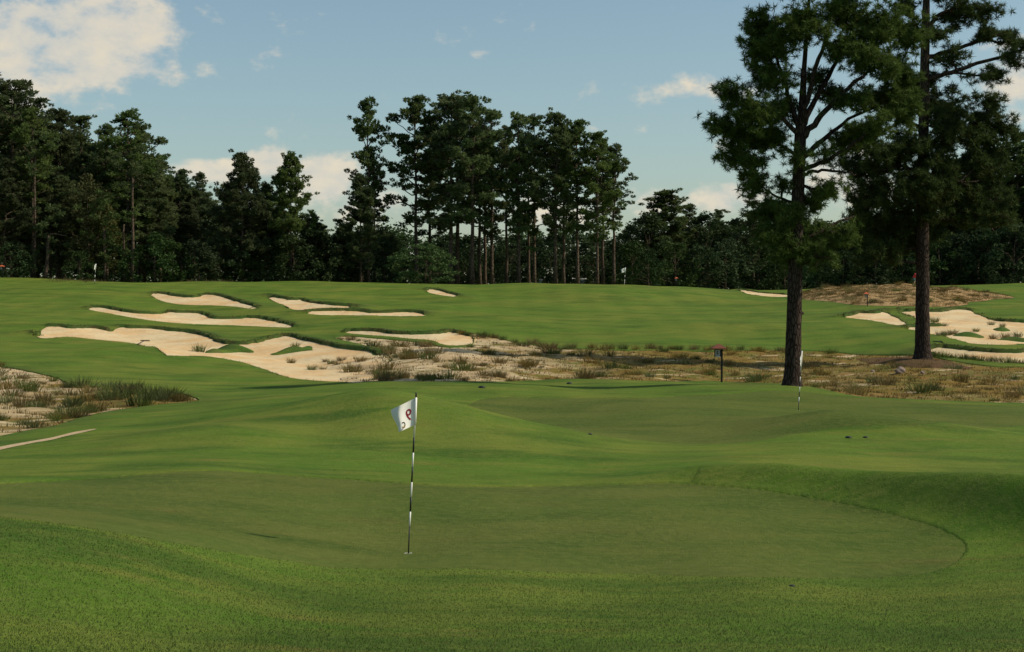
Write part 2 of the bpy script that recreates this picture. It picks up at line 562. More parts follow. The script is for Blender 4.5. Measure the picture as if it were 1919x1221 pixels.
def smooth_poly(pts, n=5, jit=0.0):
    """closed Catmull-Rom through the points"""
    P = np.asarray(pts, float); k = len(P); out = []
    for i in range(k):
        p0, p1, p2, p3 = P[i - 1], P[i], P[(i + 1) % k], P[(i + 2) % k]
        for t in np.arange(n) / n:
            out.append(.5 * ((2 * p1) + (p2 - p0) * t + (2 * p0 - 5 * p1 + 4 * p2 - p3) * t * t + (3 * p1 - p0 - 3 * p2 + p3) * t ** 3))
    out = np.array(out)
    if jit:
        out = out + R.normal(size=out.shape) * jit
    return out

def sdf(poly, x, y):
    """signed distance (negative inside) and outward unit vector's y"""
    A = poly; B = np.roll(poly, -1, 0)
    best = np.full(len(x), 1e9); ny = np.zeros(len(x)); inside = np.zeros(len(x), bool)
    nx_ = np.zeros(len(x)); near = np.zeros((len(x), 2))
    for a, b in zip(A, B):
        e = b - a
        t = np.clip(((x - a[0]) * e[0] + (y - a[1]) * e[1]) / (e @ e + 1e-12), 0, 1)
        cx, cy = a[0] + t * e[0], a[1] + t * e[1]
        d = np.hypot(x - cx, y - cy)
        m = d < best
        best[m] = d[m]
        near[m, 0] = cx[m]; near[m, 1] = cy[m]
        ln = math.hypot(*e) + 1e-9
        ny[m] = -e[0] / ln        # left normal; sign fixed by orientation below
        c = ((a[1] > y) != (b[1] > y)) & (x < (b[0] - a[0]) * (y - a[1]) / (b[1] - a[1] + 1e-12) + a[0])
        inside ^= c
    area = .5 * np.sum(A[:, 0] * B[:, 1] - B[:, 0] * A[:, 1])
    if area < 0:
        ny = -ny
    return np.where(inside, -best, best), ny, near

PX = {}
PX['bunker'] = [
 [(283,551),(307,552),(333,556),(363,558),(383,553),(410,555),(433,562),(460,570),(482,579),(433,574),(400,572),(350,571),(317,567),(293,559)],
 [(163,579),(193,578),(230,585),(263,589),(293,589),(313,586),(333,587),(377,589),(400,598),(433,599),(473,597),(510,602),(550,613),(493,612),(433,609),(383,608),(317,604),(267,598),(233,592),(200,586)],
 [(57,625),(74,629),(80,615),(110,613),(133,617),(173,616),(207,621),(220,614),(243,616),(283,617),(320,621),(360,625),(393,633),(409,642),(437,647),(467,646),(497,638),(537,631),(567,638),(617,649),(650,656),(700,662),(720,690),(680,716),(640,715),(593,713),(547,708),(500,693),(450,678),(393,668),(333,667),(307,662),(267,647),(233,641),(183,636),(127,631),(80,634)],
 [(500,555),(523,559),(547,563),(567,563),(593,569),(620,573),(668,577),(640,579),(600,581),(565,581),(545,578),(520,567)],
 [(573,587),(605,584),(636,583),(673,585),(700,588),(722,588),(746,586),(775,587),(796,591),(746,592),(700,591),(640,590),(595,590)],
 [(799,544),(819,544),(841,550),(861,556),(833,554),(808,549)],
 [(647,623),(677,622),(707,623),(745,628),(786,628),(818,627),(835,624),(850,624),(884,634),(878,645),(846,647),(831,645),(809,638),(771,634),(715,629),(677,626)],
 [(1581,594),(1597,592),(1609,587),(1625,588),(1642,588),(1657,584),(1668,589),(1689,600),(1699,607),(1685,612),(1665,607),(1635,601),(1607,597)],
 [(1682,583),(1698,585),(1715,584),(1740,585),(1758,585),(1771,584),(1792,581),(1816,582),(1831,588),(1852,597),(1878,603),(1919,606),(1990,610),(1990,648),(1919,644),(1889,646),(1827,644),(1794,637),(1762,629),(1740,625),(1713,619),(1700,616),(1718,614),(1745,613),(1764,612),(1752,607),(1735,603),(1715,596),(1698,590)],
 [(1742,654),(1758,653),(1777,654),(1822,659),(1852,661),(1897,664),(1919,662),(1990,662),(1990,684),(1919,680),(1893,679),(1869,679),(1841,675),(1813,671),(1766,666),(1745,661)],
 [(1387,545),(1410,546),(1430,549),(1475,552),(1482,555),(1447,556),(1420,553),(1397,549)],
]
PX['island'] = [
 [(372,660),(400,652),(433,648),(467,649),(479,654),(476,659),(450,657),(420,660),(390,662)],
 [(500,661),(533,654),(580,647),(597,651),(604,658),(567,660),(517,664)],
 [(1779,627),(1799,623),(1814,621),(1841,623),(1846,630),(1822,632),(1794,631)],
 [(1857,615),(1867,611),(1882,611),(1898,616),(1871,619)],
 [(1845,636),(1867,634),(1893,632),(1919,632),(1980,634),(1980,638),(1919,638),(1897,637),(1869,638)],
 [(686,664),(700,660),(718,664),(722,670),(705,673),(690,671)],
]
PX['green'] = [
 [(-160,918),(0,905),(150,897),(300,885),(400,881),(500,886),(650,897),(800,907),(950,911),(1100,908),(1250,905),(1330,909),(1450,922),(1600,948),(1720,978),(1790,1005),(1812,1025),(1790,1055),(1720,1076),(1600,1084),(1400,1082),(1200,1076),(1000,1070),(830,1065),(700,1066),(620,1064),(530,1050),(400,1030),(250,1003),(100,980),(0,968),(-160,958)],
 [(815,752),(900,748),(1050,746),(1200,745),(1280,741),(1380,736),(1480,731),(1600,744),(1750,753),(1919,761),(2080,766),(2080,799),(1919,797),(1750,793),(1650,795),(1560,803),(1480,815),(1400,828),(1320,832),(1200,825),(1100,812),(1000,797),(920,780),(860,766)],
]
PX['waste'] = [
 [(-120,680),(0,687),(60,697),(105,707),(140,722),(200,724),(280,730),(345,738),(372,750),(300,757),(230,766),(170,777),(110,795),(85,800),(40,808),(0,816),(-120,832)],
 [(668,714),(645,703),(625,688),(655,674),(690,667),(715,664),(702,654),(660,641),(628,634),(645,629),(680,631),(720,635),(772,640),(810,645),(835,650),(878,648),(888,636),(866,626),(900,626),(930,632),(960,640),(1000,645),(1050,652),(1150,656),(1250,656),(1330,658),(1420,656),(1470,656),(1550,659),(1640,665),(1700,665),(1742,668),(1800,678),(1860,686),(1919,688),(2040,692),(2040,762),(1919,755),(1700,747),(1600,741),(1500,722),(1480,719),(1350,714),(1200,713),(1000,713),(850,714),(720,714)],
 [(1500,549),(1560,542),(1620,541),(1680,538),(1715,537),(1760,544),(1800,547),(1860,550),(1900,558),(1860,561),(1815,566),(1812,571),(1760,575),(1700,574),(1640,573),(1600,571),(1560,566),(1510,561)],
]
PX['path'] = [[(-60,852),(0,837),(55,827),(100,819),(140,809),(182,803),(165,808),(120,818),(95,824),(60,830),(0,843),(-60,860)]]

POLY = {}
for k, ls in PX.items():
    POLY[k] = []
    for pts in ls:
        far_green = k == 'green' and len(POLY[k]) == 1
        w = np.array([hit(*p, 47.0 if (far_green and p[0] < 1050) else 6.0) for p in pts])
        POLY[k].append(smooth_poly(w, 5, .05 if k == 'bunker' else 0.0))

def near_box(poly, x, y, m):
    return (x > poly[:, 0].min() - m) & (x < poly[:, 0].max() + m) & (y > poly[:, 1].min() - m) & (y < poly[:, 1].max() + m)

LIP = .27
def features(x, y, sheet=None):
    """height of the turf with lips, plus edge / rough attributes; hollow under the sheets"""
    z = base_T(x, y)
    edge = np.zeros(len(x)); rough = np.zeros(len(x)); hollow = np.zeros(len(x), bool)
    for kind in ('bunker', 'waste', 'green', 'path'):
        for poly in POLY[kind]:
            i = np.nonzero(near_box(poly, x, y, 6))[0]
            if not len(i): continue
            sd, ny, _ = sdf(poly, x[i], y[i])
            o = np.maximum(sd, 0)
            if kind == 'bunker':
                wb = sstep(-.15, .6, ny)
                z[i] += LIP * wb * np.exp(-(o / 1.3) ** 2) * (sd > -3) 
                edge[i] = np.maximum(edge[i], (.3 + .7 * wb) * np.exp(-(o / (.10 + .42 * wb)) ** 2))
                rough[i] = np.maximum(rough[i], wb * np.exp(-(o / 1.8) ** 2))
            elif kind == 'waste':
                rough[i] = np.maximum(rough[i], .6 * np.exp(-(o / .8) ** 2))
            hollow[i] |= sd < -.02
    return z, edge, rough, hollow

def ground_z(x, y):
    z, e, r, h = features(np.atleast_1d(np.asarray(x, float)), np.atleast_1d(np.asarray(y, float)))
    return z

def build_ground():
    fine = np.radians(np.arange(-20.5, 20.51, .085))
    c1 = np.radians(np.concatenate([np.arange(-180, -60, 8), np.arange(-60, -20.6, 1.2)]))
    az = np.concatenate([c1, fine, -c1[::-1][:-1]])
    rr = [1.5, 3, 4.5]
    d = 6.0
    while d < 300:
        rr.append(d); d += max(.13, d * .0040)
    while d < 4000:
        rr.append(d); d *= 1.25
    rr = np.array(rr)
    A, D = np.meshgrid(az, rr)
    x = (np.sin(A) * D).ravel(); y = (np.cos(A) * D).ravel()
    # let the grid follow region outlines
    cell = np.maximum(.13, D.ravel() * .0040)
    for kind in ('bunker', 'waste'):
        for poly in POLY[kind]:
            i = np.nonzero(near_box(poly, x, y, 1))[0]
            if not len(i): continue
            sd, ny, near = sdf(poly, x[i], y[i])
            s = np.abs(sd) < cell[i] * .42
            x[i[s]] = near[s, 0]; y[i[s]] = near[s, 1]
    z, edge, rough, hollow = features(x, y)
    z = np.where(hollow, z - .55, z)
    for poly in POLY['green'] + POLY['path']:
        i = np.nonzero(near_box(poly, x, y, 1))[0]
        if len(i):
            sd, _, _ = sdf(poly, x[i], y[i])
            k = i[sd < -.02]
            z[k] = base_T(x[k], y[k]) - .045
    na, nr = len(az), len(rr)
    i = (np.arange(nr - 1)[:, None] * na + np.arange(na)[None, :])
    j = (np.arange(nr - 1)[:, None] * na + (np.arange(na)[None, :] + 1) % na)
    q = np.stack([i, i + na, j + na, j], -1).reshape(-1, 4)[:, ::-1]
    v = np.stack([x, y, z], 1)
    c = len(v)
    v = np.vstack([v, [[0, 0, z[:na].mean()]]])
    t = np.stack([np.full(na, c), np.arange(na), (np.arange(na) + 1) % na], 1)[:, ::-1]
    me = np_mesh('ground', v, [q, t], M_turf, True)
    for nm, arr in (('edge', edge), ('rough', rough)):
        a = me.attributes.new(nm, 'FLOAT', 'POINT')
        a.data.foreach_set('value', np.append(arr, 0).astype(np.float32))
    o = obj('ground', me)
    return tag(o, 'rolling mown green turf of the golf course', kind='structure')
ground = build_ground()

def sheet(name, poly, step, zf, mat, label, cover=None, group=None, grow=0.0):
    core = poly
    if grow:       # the sheet runs on a little under the surrounding turf
        e = np.roll(poly, -1, 0) - np.roll(poly, 1, 0)
        nr = np.stack([e[:, 1], -e[:, 0]], 1) / (np.linalg.norm(e, axis=1)[:, None] + 1e-9)
        B = np.roll(poly, -1, 0)
        if np.sum(poly[:, 0] * B[:, 1] - B[:, 0] * poly[:, 1]) < 0:
            nr = -nr
        poly = poly + nr * grow
    """a piece of ground with its own outline"""
    x0, y0 = poly.min(0); x1, y1 = poly.max(0)
    gx, gy = np.meshgrid(np.arange(x0, x1, step), np.arange(y0, y1, step))
    gx = (gx + (np.arange(gx.shape[0]) % 2)[:, None] * step * .5).ravel(); gy = gy.ravel()
    sd, ny, _ = sdf(poly, gx, gy)
    k = sd < -step * .35
    pts = np.vstack([poly, np.stack([gx[k], gy[k]], 1)])
    n = len(poly)
    res = delaunay_2d_cdt([Vector(p) for p in pts], [], [list(range(n))], 1, 1e-4)
    v2 = np.array([(p.x, p.y) for p in res[0]])
    sd, ny, _ = sdf(core, v2[:, 0], v2[:, 1])
    z = zf(v2[:, 0], v2[:, 1], np.minimum(sd, 0), ny) - .12 * np.maximum(sd, 0)
    f = np.array([t for t in res[2] if len(t) == 3], np.int32)
    e1 = v2[f[:, 1]] - v2[f[:, 0]]; e2 = v2[f[:, 2]] - v2[f[:, 0]]
    fl = (e1[:, 0] * e2[:, 1] - e1[:, 1] * e2[:, 0]) < 0
    f[fl] = f[fl][:, ::-1]
    me = np_mesh(name, np.column_stack([v2, z]), [f], mat, True)
    if cover is not None:
        a = me.attributes.new('cover', 'FLOAT', 'POINT')
        a.data.foreach_set('value', cover(v2[:, 0], v2[:, 1]).astype(np.float32))
    o = obj(name, me)
    return tag(o, label, group=group, kind='structure')

def z_bunker(x, y, sd, ny):
    wb = sstep(-.15, .6, ny)
    return base_T(x, y) - .025 - .03 * (1 - np.exp(sd / 1.2)) + .10 * wb * np.exp(sd / 1.6) + (.05 * np.sin(x * .9 + .7 * y) + .03 * np.sin(x * 2.1 - y * 1.1)) * (1 - np.exp(sd))
def z_flat(off):
    return lambda x, y, sd, ny: base_T(x, y) + off
BUNKER_LABELS = ['short bean-shaped sand bunker high on the left slope', 'long thin sand bunker below the bean-shaped one on the left slope',
 'largest pale sand bunker with two grass islands on the left slope', 'tapering sand bunker right of the bean-shaped one',
 'thin sliver of sand below the tapering bunker', 'tiny sand bunker alone on the upper fairway below the pine grove',
 'sand strip along the top of the scrubby waste area', 'small hooded sand bunker left of the right-hand pine trunk',
 'big pale sand bunker behind the right-hand pine trunk', 'orange-tinted sand bunker at the foot of the right-hand pine',
 'far narrow sand bunker left of the straw mound']
for i, p in enumerate(POLY['bunker']):
    sheet('bunker', p, .55 if i in (2, 8) else .4, z_bunker, M_sand, BUNKER_LABELS[i], grow=.32)
for i, p in enumerate(POLY['green']):
    sheet('putting_green', p, .2 if i == 0 else .4, z_flat(-.011), M_green,
          ['nearest putting green around the flag numbered nine', 'second putting green beyond the mound, by the big pine'][i], grow=.2 if i == 0 else .3)

def cov_waste(x, y):
    px = 959.5 + x / y * F
    return np.clip((px - 850) / 350, 0, .92)
def z_waste(x, y, sd, ny):
    return base_T(x, y) - .03 + (.10 * np.sin(x * .9 + 1.7 * np.sin(y * .5)) * np.sin(y * .8) + .05 * np.sin(x * 2.3 + y * 1.9)) * (1 - np.exp(sd / .8))
sheet('waste_area', POLY['waste'][0], .5, z_waste, M_waste, 'sandy scrub patch at the left edge below the bunkers', lambda x, y: np.clip((959.5 + x / y * F - 20) / 260, 0, .6) + np.clip((70 - y) / 12, 0, .35), grow=.25)
sheet('waste_area', POLY['waste'][1], .6, z_waste, M_waste, 'long sandy waste area with wiry grass across the middle', cov_waste, grow=.3)
def z_straw(x, y, sd, ny):
    return base_T(x, y) + .02 + .6 * (1 - np.exp(sd / 3.0)) + (.14 * np.sin(x * 1.1 + y * .4) * np.sin(y * .9) + .10 * np.sin(x * 2.9 + 1.5 * np.sin(y * 1.7)) * np.sin(y * 2.3 + x * .6)) * (1 - np.exp(sd / 2.0))
sheet('straw_mound', POLY['waste'][2], .4, z_straw, M_straw, 'straw-covered sandy mound behind the right-hand bunkers', lambda x, y: np.full(len(x), .1))
sheet('sand_path', POLY['path'][0], .3, z_flat(.0), M_path, 'narrow worn sandy strip in the turf at left')

ISL = ['left grass island in the largest bunker', 'right grass island in the largest bunker', 'round grass island in the right-hand bunker',
       'small grass island highest in the right-hand bunker', 'low grass strip at the right end of the right-hand bunker', 'green hummock between the largest bunker and the scrub']
for i, p in enumerate(POLY['island']):
    hgt = .5 if i in (0, 1, 5) else .42
    def zi(x, y, sd, ny, hgt=hgt):
        wb = sstep(-.6, .3, ny)
        return base_T(x, y) - .16 + hgt * (1 - np.exp(sd / .55)) * (.75 + .25 * np.sin(x * 2.1 + y * 1.3))
    o = sheet('grass_island', p, .3, zi, M_turf, ISL[i])
    a = o.data.attributes.new('rough', 'FLOAT', 'POINT')
    a.data.foreach_set('value', np.full(len(o.data.vertices), .9, np.float32))

def top_z(x, y):
    """surface height a thing stands on (sheets included)"""
    x = np.atleast_1d(np.asarray(x, float)); y = np.atleast_1d(np.asarray(y, float))
    z, e, r, h = features(x, y)
    for kind, zf in (('waste', z_waste), ('green', z_flat(-.011)), ('bunker', z_bunker)):
        for n, poly in enumerate(POLY[kind]):
            f = z_straw if (kind == 'waste' and n == 2) else zf
            i = np.nonzero(near_box(poly, x, y, .1))[0]
            if len(i):
                sd, ny, _ = sdf(poly, x[i], y[i])
                k = sd < 0
                if k.any():
                    z[i[k]] = f(x[i[k]], y[i[k]], sd[k], ny[k])
    return z

# ------------------------------------------------------------------ trees
def rdir(n, rng):
    v = rng.normal(size=(n, 3))
    return v / np.linalg.norm(v, axis=1)[:, None]

def needle_cards(cent, rad, k, width, rng, flat=.7, up=.15, inner=.15, tri=False):
    """k slivers per clump, pointing outwards from its centre"""
    n = len(cent)
    d = rdir(n * k, rng); d[:, 2] = d[:, 2] * flat + up
    c = np.repeat(cent, k, 0); r = np.repeat(rad, k)[:, None]
    a = c + d * r * rng.uniform(inner * .3, inner * 2.2, (n * k, 1))
    b = c + d * r * rng.uniform(.75, 1.12, (n * k, 1))
    s = np.cross(d, rdir(n * k, rng)); s /= np.linalg.norm(s, axis=1)[:, None] + 1e-9
    w = (width * r) * rng.uniform(.7, 1.3, (n * k, 1))
    if tri:
        return np.stack([a - s * w, a + s * w, b], 1).reshape(-1, 3), np.arange(n * k * 3).reshape(-1, 3)
    mid = a * .45 + b * .55
    v = np.stack([a, mid - s * w, b, mid + s * w], 1).reshape(-1, 3)
    return v, np.arange(n * k * 4).reshape(-1, 4)

def leaf_cards(cent, rad, k, size, rng, flat=.8):
    n = len(cent)
    p = rdir(n * k, rng) * rng.uniform(.25, 1.0, (n * k, 1)) ** .6
    p[:, 2] *= flat
    c = np.repeat(cent, k, 0) + p * np.repeat(rad, k)[:, None]
    a = rdir(n * k, rng); a[:, 2] *= .5
    b = np.cross(a, rdir(n * k, rng)); b /= np.linalg.norm(b, axis=1)[:, None] + 1e-9
    s = size * rng.uniform(.6, 1.3, (n * k, 1))
    v = np.stack([c - a * s, c + b * s * .6, c + a * s, c - b * s * .6], 1).reshape(-1, 3)
    return v, np.arange(n * k * 4).reshape(-1, 4)

def curve_pts(a, b, sag, n, rng, wob=.04):
    t = np.linspace(0, 1, n)[:, None]
    L = np.linalg.norm(b - a)
    p = a + (b - a) * t
    p[:, 2] += (sag * L * 4 * t * (1 - t))[:, 0]
    p[1:-1] += rng.normal(size=(n - 2, 3)) * wob * L
    return p

def far_pine(seed, H=24., cb=.38, R_=4.2, n_l=34, top=.55, lean=0.0, mat=None, k=60, cl=None, spread=1.0):
    """meshes of a tall pine seen from far: (trunk with limbs, crown)"""
    rng = np.random.default_rng(seed)
    tb = MB()
    n = 9
    t = np.linspace(0, 1, n)
    tr = np.stack([lean * H * t + rng.normal(size=n) * .10 * t * 2, rng.normal(size=n) * .15 * t, t * H * .97], 1)
    tr[0, :2] = 0
    r0 = H * .0135
    tb.tube(tr, r0 * (1 - t * .86) * np.where(t == 0, 1.35, 1), 8)
    cent, rad = [], []
    for i in range(n_l):
        u = (i + rng.uniform(0, 1)) / n_l
        h = cb + (1 - cb) * u ** .85
        prof = 1.18 * (math.sin(math.pi * min(1, (u * .80 + .17))) ** .75) * (1 if u < top else (1 - .45 * (u - top) / (1 - top)))
        L = R_ * prof * rng.uniform(.55, 1.15)
        az = i * 2.4 + rng.normal() * .5
        base = np.array([np.interp(h, t * .97, tr[:, j]) for j in range(3)])
        el = math.radians(rng.uniform(2, 28) + 28 * u)
        end = base + L * np.array([math.cos(az) * math.cos(el), math.sin(az) * math.cos(el), math.sin(el)])
        if L > .8:
            lp = curve_pts(base, end, -.06, 5, rng)
            tb.tube(lp, np.linspace(r0 * .30, .03, 5), 4, False)
        nc = max(2, int(L * 2.05))
        for f in rng.uniform(.35, 1.05, nc):
            p = base + (end - base) * f + rng.normal(size=3) * np.array([.55, .55, .28]) * spread
            cent.append(p); rad.append(rng.uniform(.5, 1.0))
    for _ in range(10):
        cent.append(tr[-1] + rng.normal(size=3) * np.array([R_ * .22, R_ * .22, .7])); rad.append(rng.uniform(.5, .8))
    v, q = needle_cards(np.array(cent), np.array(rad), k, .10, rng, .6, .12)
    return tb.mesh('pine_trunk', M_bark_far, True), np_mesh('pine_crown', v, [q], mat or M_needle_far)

def broadleaf(seed, H=14., R_=4.5, cb=.12, n_c=120, mat=None, k=42, size=.24, layered=False):
    rng = np.random.default_rng(seed)
    tb = MB()
    t = np.linspace(0, 1, 6)
    tr = np.stack([rng.normal(size=6) * .12 * t, rng.normal(size=6) * .12 * t, t * H * .8], 1)
    tb.tube(tr, H * .016 * (1 - .8 * t), 7)
    cent, rad = [], []
    lob = [(rng.uniform(0, 6.28), rng.uniform(.25, .95), rng.uniform(.6, 1.1)) for _ in range(9)]
    for i in range(n_c):
        u = rng.uniform(0, 1)
        h = cb + (1 - cb) * u
        prof = math.sin(math.pi * min(1, .22 + .78 * u)) ** .6
        az = rng.uniform(0, 6.28)
        bulge = 1 + .25 * sum(math.cos(az - a) * math.exp(-((u - b) / .2) ** 2) * c for a, b, c in lob) / 2
        rr = R_ * prof * bulge * rng.uniform(.35, 1.0) ** .5
        cent.append((math.cos(az) * rr, math.sin(az) * rr, H * h * (1 - .04 * rng.uniform()))); rad.append(rng.uniform(.7, 1.25) * (H / 14) ** .5)
        if i % 6 == 0:
            z0 = H * max(.1, h * .6)
            b0 = np.array([0, 0, z0])
            tb.tube(curve_pts(b0, np.array(cent[-1]), .05, 4, rng), np.linspace(H * .005, .02, 4), 4, False)
    v, q = leaf_cards(np.array(cent), np.array(rad), k, size, rng, .35 if layered else .8)
    return tb.mesh('tree_trunk', M_bark_far, True), np_mesh('tree_crown', v, [q], mat or M_leaf)

def ordinal(n):
    return ['first', 'second', 'third', 'fourth', 'fifth', 'sixth', 'seventh', 'eighth', 'ninth', 'tenth', 'eleventh', 'twelfth', 'thirteenth',
            'fourteenth', 'fifteenth', 'sixteenth', 'seventeenth', 'eighteenth', 'nineteenth', 'twentieth', 'twenty-first', 'twenty-second', 'twenty-third', 'twenty-fourth', 'twenty-fifth', 'twenty-sixth', 'twenty-seventh', 'twenty-eighth'][n]

def place_tree(name, meshes, H0, px, d, ytop, label, cat, group, width=1.0, rz=None, ybase=None):
    x = (px - 959.5) / F * d
    z = float(ground_z(x, d)[0])
    H = CZ - (ytop - YH) / F * d - z
    o = empty(name, (x, d, z - .05), random.uniform(0, 6.28) if rz is None else rz)
    s = H / H0
    o.scale = (s * width, s * width, s)
    obj('trunk', meshes[0], o); obj('crown', meshes[1], o)
    tag(o, label, cat, group)
    return o

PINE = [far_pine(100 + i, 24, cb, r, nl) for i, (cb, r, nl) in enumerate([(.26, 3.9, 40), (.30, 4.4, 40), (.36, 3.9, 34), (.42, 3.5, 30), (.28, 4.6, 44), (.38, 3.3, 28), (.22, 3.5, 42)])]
PINE_LOW = [far_pine(140 + i, 20, .14, 4.8, 84, top=.3) for i in range(3)]     # foliage nearly to the ground
BROAD = [broadleaf(200 + i, 14, 4.6) for i in range(4)]
OLIVE = [broadleaf(220 + i, 16, 4.2, .15, 120, M_leaf_olive) for i in range(2)]
SHRUB = [broadleaf(240 + i, 5, 2.9, .05, 60, M_leaf, 44, .16) for i in range(3)]

# central grove: trunk px, distance, top row, variant, width
grove = [(690,204,186,3,.75),(702,214,300,2,.8),(780,206,181,1,.85),(805,212,215,0,.9),(845,204,178,4,1.0),(857,215,196,2,1.0),(885,202,178,1,.95),
         (899,218,230,5,.9),(909,222,240,3,.9),(922,212,205,0,.9),(949,216,236,5,.85),(972,203,214,6,.85),(991,218,250,5,.9),(1001,208,216,0,.85),
         (1041,202,210,4,.85),(1056,214,240,2,.9),(1082,203,226,1,.85),(1119,201,246,0,.85),(1130,214,262,5,.9),(1150,204,272,3,.95)]
for i, (px, d, yt, v, w) in enumerate(grove):
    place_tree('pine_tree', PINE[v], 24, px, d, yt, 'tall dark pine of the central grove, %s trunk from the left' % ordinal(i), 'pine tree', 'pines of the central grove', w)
place_tree('pine_tree', PINE_LOW[0], 20, 676, 200, 330, 'shorter bushy pine in front of the left end of the grove', 'pine tree', None, .85)

left = [(-40,200,120,4,1.1),(25,196,150,1,1.1),(62,192,205,3,.9),(110,200,203,4,1.0),(150,206,215,0,1.0),(200,204,238,2,1.0),(240,200,208,6,1.05),(262,206,228,1,.9),(300,212,296,0,1.0),
        (340,218,318,1,1.0),(372,220,326,2,.9)]
for i, (px, d, yt, v, w) in enumerate(left):
    place_tree('pine_tree', PINE[v], 24, px, d, yt, 'tall pine in the left-hand wood, %s from the left edge' % ordinal(i), 'pine tree', 'pines of the left-hand wood', w)
low = [(10,190,300,0,1.0),(120,196,330,1,1.0),(455,197,287,1,.80),(425,203,345,2,.8),(545,199,289,0,.74),(500,205,345,2,.8),(585,203,400,1,.9),(290,200,330,2,1.0),(350,205,380,1,1.0)]
for i, (px, d, yt, v, w) in enumerate(low):
    place_tree('pine_tree', PINE_LOW[v], 20, px, d, yt, ['dense low-branched pine at the left edge', 'dense low-branched pine behind the leaning trunk', 'left of the two pointed dark pines left of the grove', 'lower pine on the left flank of the pointed pair',
      'right of the two pointed dark pines left of the grove', 'lower pine between the pointed pair', 'low dark pine on the right flank of the pointed pair', 'dense low-branched pine above the dry grass strip', 'dense low-branched pine left of the pointed pair'][i],
      'pine tree', 'low-branched pines left of the grove', w)
for i, (px, d, yt, v, w) in enumerate([(165,193,330,0,.9),(95,194,360,1,.8),(195,194,370,1,.8)]):
    place_tree('broadleaf_tree', OLIVE[v], 16, px, d, yt, 'olive-tinted leafy tree in front of the left-hand wood, %s from the left' % ordinal(i), 'tree', 'olive-tinted trees at left', w)

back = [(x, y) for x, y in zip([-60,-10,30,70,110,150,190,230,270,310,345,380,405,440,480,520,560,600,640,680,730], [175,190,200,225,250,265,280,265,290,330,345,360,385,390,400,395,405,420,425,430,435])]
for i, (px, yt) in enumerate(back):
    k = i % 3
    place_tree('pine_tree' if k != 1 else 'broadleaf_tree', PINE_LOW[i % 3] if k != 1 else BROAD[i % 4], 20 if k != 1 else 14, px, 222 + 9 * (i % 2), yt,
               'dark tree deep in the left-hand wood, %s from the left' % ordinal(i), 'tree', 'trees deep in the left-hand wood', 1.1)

# bare trunks in front of the left-hand wood
for i, (bx, tx, yt, d, r) in enumerate([(63,66,290,191,.19), (84,92,440,190,.27), (195,196,430,190,.20), (232,232,420,191,.17), (247,249,330,190,.21)]):
    a = at(bx, 520, d); z = float(ground_z(a[0], a[1])[0])
    b = at(tx, yt, d)
    mb = MB()
    pts = np.stack([np.linspace(0, b[0] - a[0], 7) + np.array([0, .05, .1, .05, .0, -.06, 0]), np.zeros(7), np.linspace(-.1, b[2] - z, 7)], 1)
    mb.tube(pts, np.linspace(r, r * .6, 7), 8)
    o = empty('pine_tree', (a[0], d, z))
    obj('trunk', mb.mesh('bare_trunk', M_bark_far, True), o)
    rng = np.random.default_rng(300 + i)
    tw = np.array(pts[-1]) + rng.normal(size=(26, 3)) * np.array([1.6, 1.2, 1.8]) + np.array([0, .3, 1.2])
    v, q = needle_cards(tw, rng.uniform(.5, .9, 26), 40, .11, rng, .65)
    obj('crown', np_mesh('bare_pine_crown', v, [q], M_needle_far), o)
    if i == 1:
        m2 = MB(); e = at(125, 441, d) - np.array([a[0], d, z])
        m2.tube(curve_pts(pts[-1], e, .03, 5, rng), np.linspace(.12, .05, 5), 6)
        obj('broken_limb', m2.mesh('broken_limb', M_bark_far, True), o)
    tag(o, ['tallest slender bare trunk near the left edge', 'leaning bare trunk with a broken sideways limb', 'bare trunk just right of the far-left flag', 'thinner of the two close bare trunks right of the far-left flag', 'thicker of the two close bare trunks right of the far-left flag'][i], 'pine tree', 'bare trunks at left')

# tree line on the right and behind everything
rng0 = np.random.default_rng(5)
rl = [(1180,236,420,'B'),(1215,228,398,'B'),(1245,232,358,'P'),(1290,240,383,'P'),(1322,236,400,'B'),(1345,244,392,'P'),(1385,238,410,'B'),(1412,226,374,'P'),(1450,240,384,'P'),(1490,236,400,'B'),
      (1540,240,415,'P'),(1580,238,420,'B'),(1620,236,400,'P'),(1665,232,380,'B'),(1700,236,360,'P'),(1745,230,350,'B'),(1790,228,300,'P'),(1830,224,262,'P'),(1870,220,270,'B'),(1905,214,252,'P'),(1950,214,245,'P'),(2010,214,250,'B')]
for i, (px, d, yt, k) in enumerate(rl):
    if k == 'P':
        place_tree('pine_tree', PINE[i % 7] if i % 2 else PINE_LOW[i % 3], 24 if i % 2 else 20, px, d, yt, 'dark pine in the right-hand tree line, %s tree from its left end' % ordinal(i), 'pine tree', 'trees of the right-hand tree line', 1.25)
    else:
        place_tree('broadleaf_tree', BROAD[i % 4], 14, px, d, yt, 'dark leafy tree in the right-hand tree line, %s tree from its left end' % ordinal(i), 'tree', 'trees of the right-hand tree line', 1.15)
for i, px in enumerate(range(1170, 2010, 42)):
    yt = float(np.interp(px, [1170, 1300, 1480, 1600, 1750, 1919, 2010], [430, 415, 415, 420, 380, 330, 320])) + random.uniform(-8, 12)
    place_tree('broadleaf_tree', BROAD[i % 4], 14, px, 252 + 8 * (i % 2), yt, 'dark tree deep behind the right-hand tree line, %s from the left' % ordinal(i), 'tree', 'trees deep behind the right-hand tree line', 1.35)
for i, px in enumerate(range(640, 1190, 40)):
    place_tree('broadleaf_tree', BROAD[(i * 3) % 4], 14, px, 244 + 7 * (i % 2), 446 + random.uniform(-14, 10), 'dark leafy tree seen behind the central grove trunks, %s from the left' % ordinal(i), 'tree', 'trees behind the central grove', 1.3)
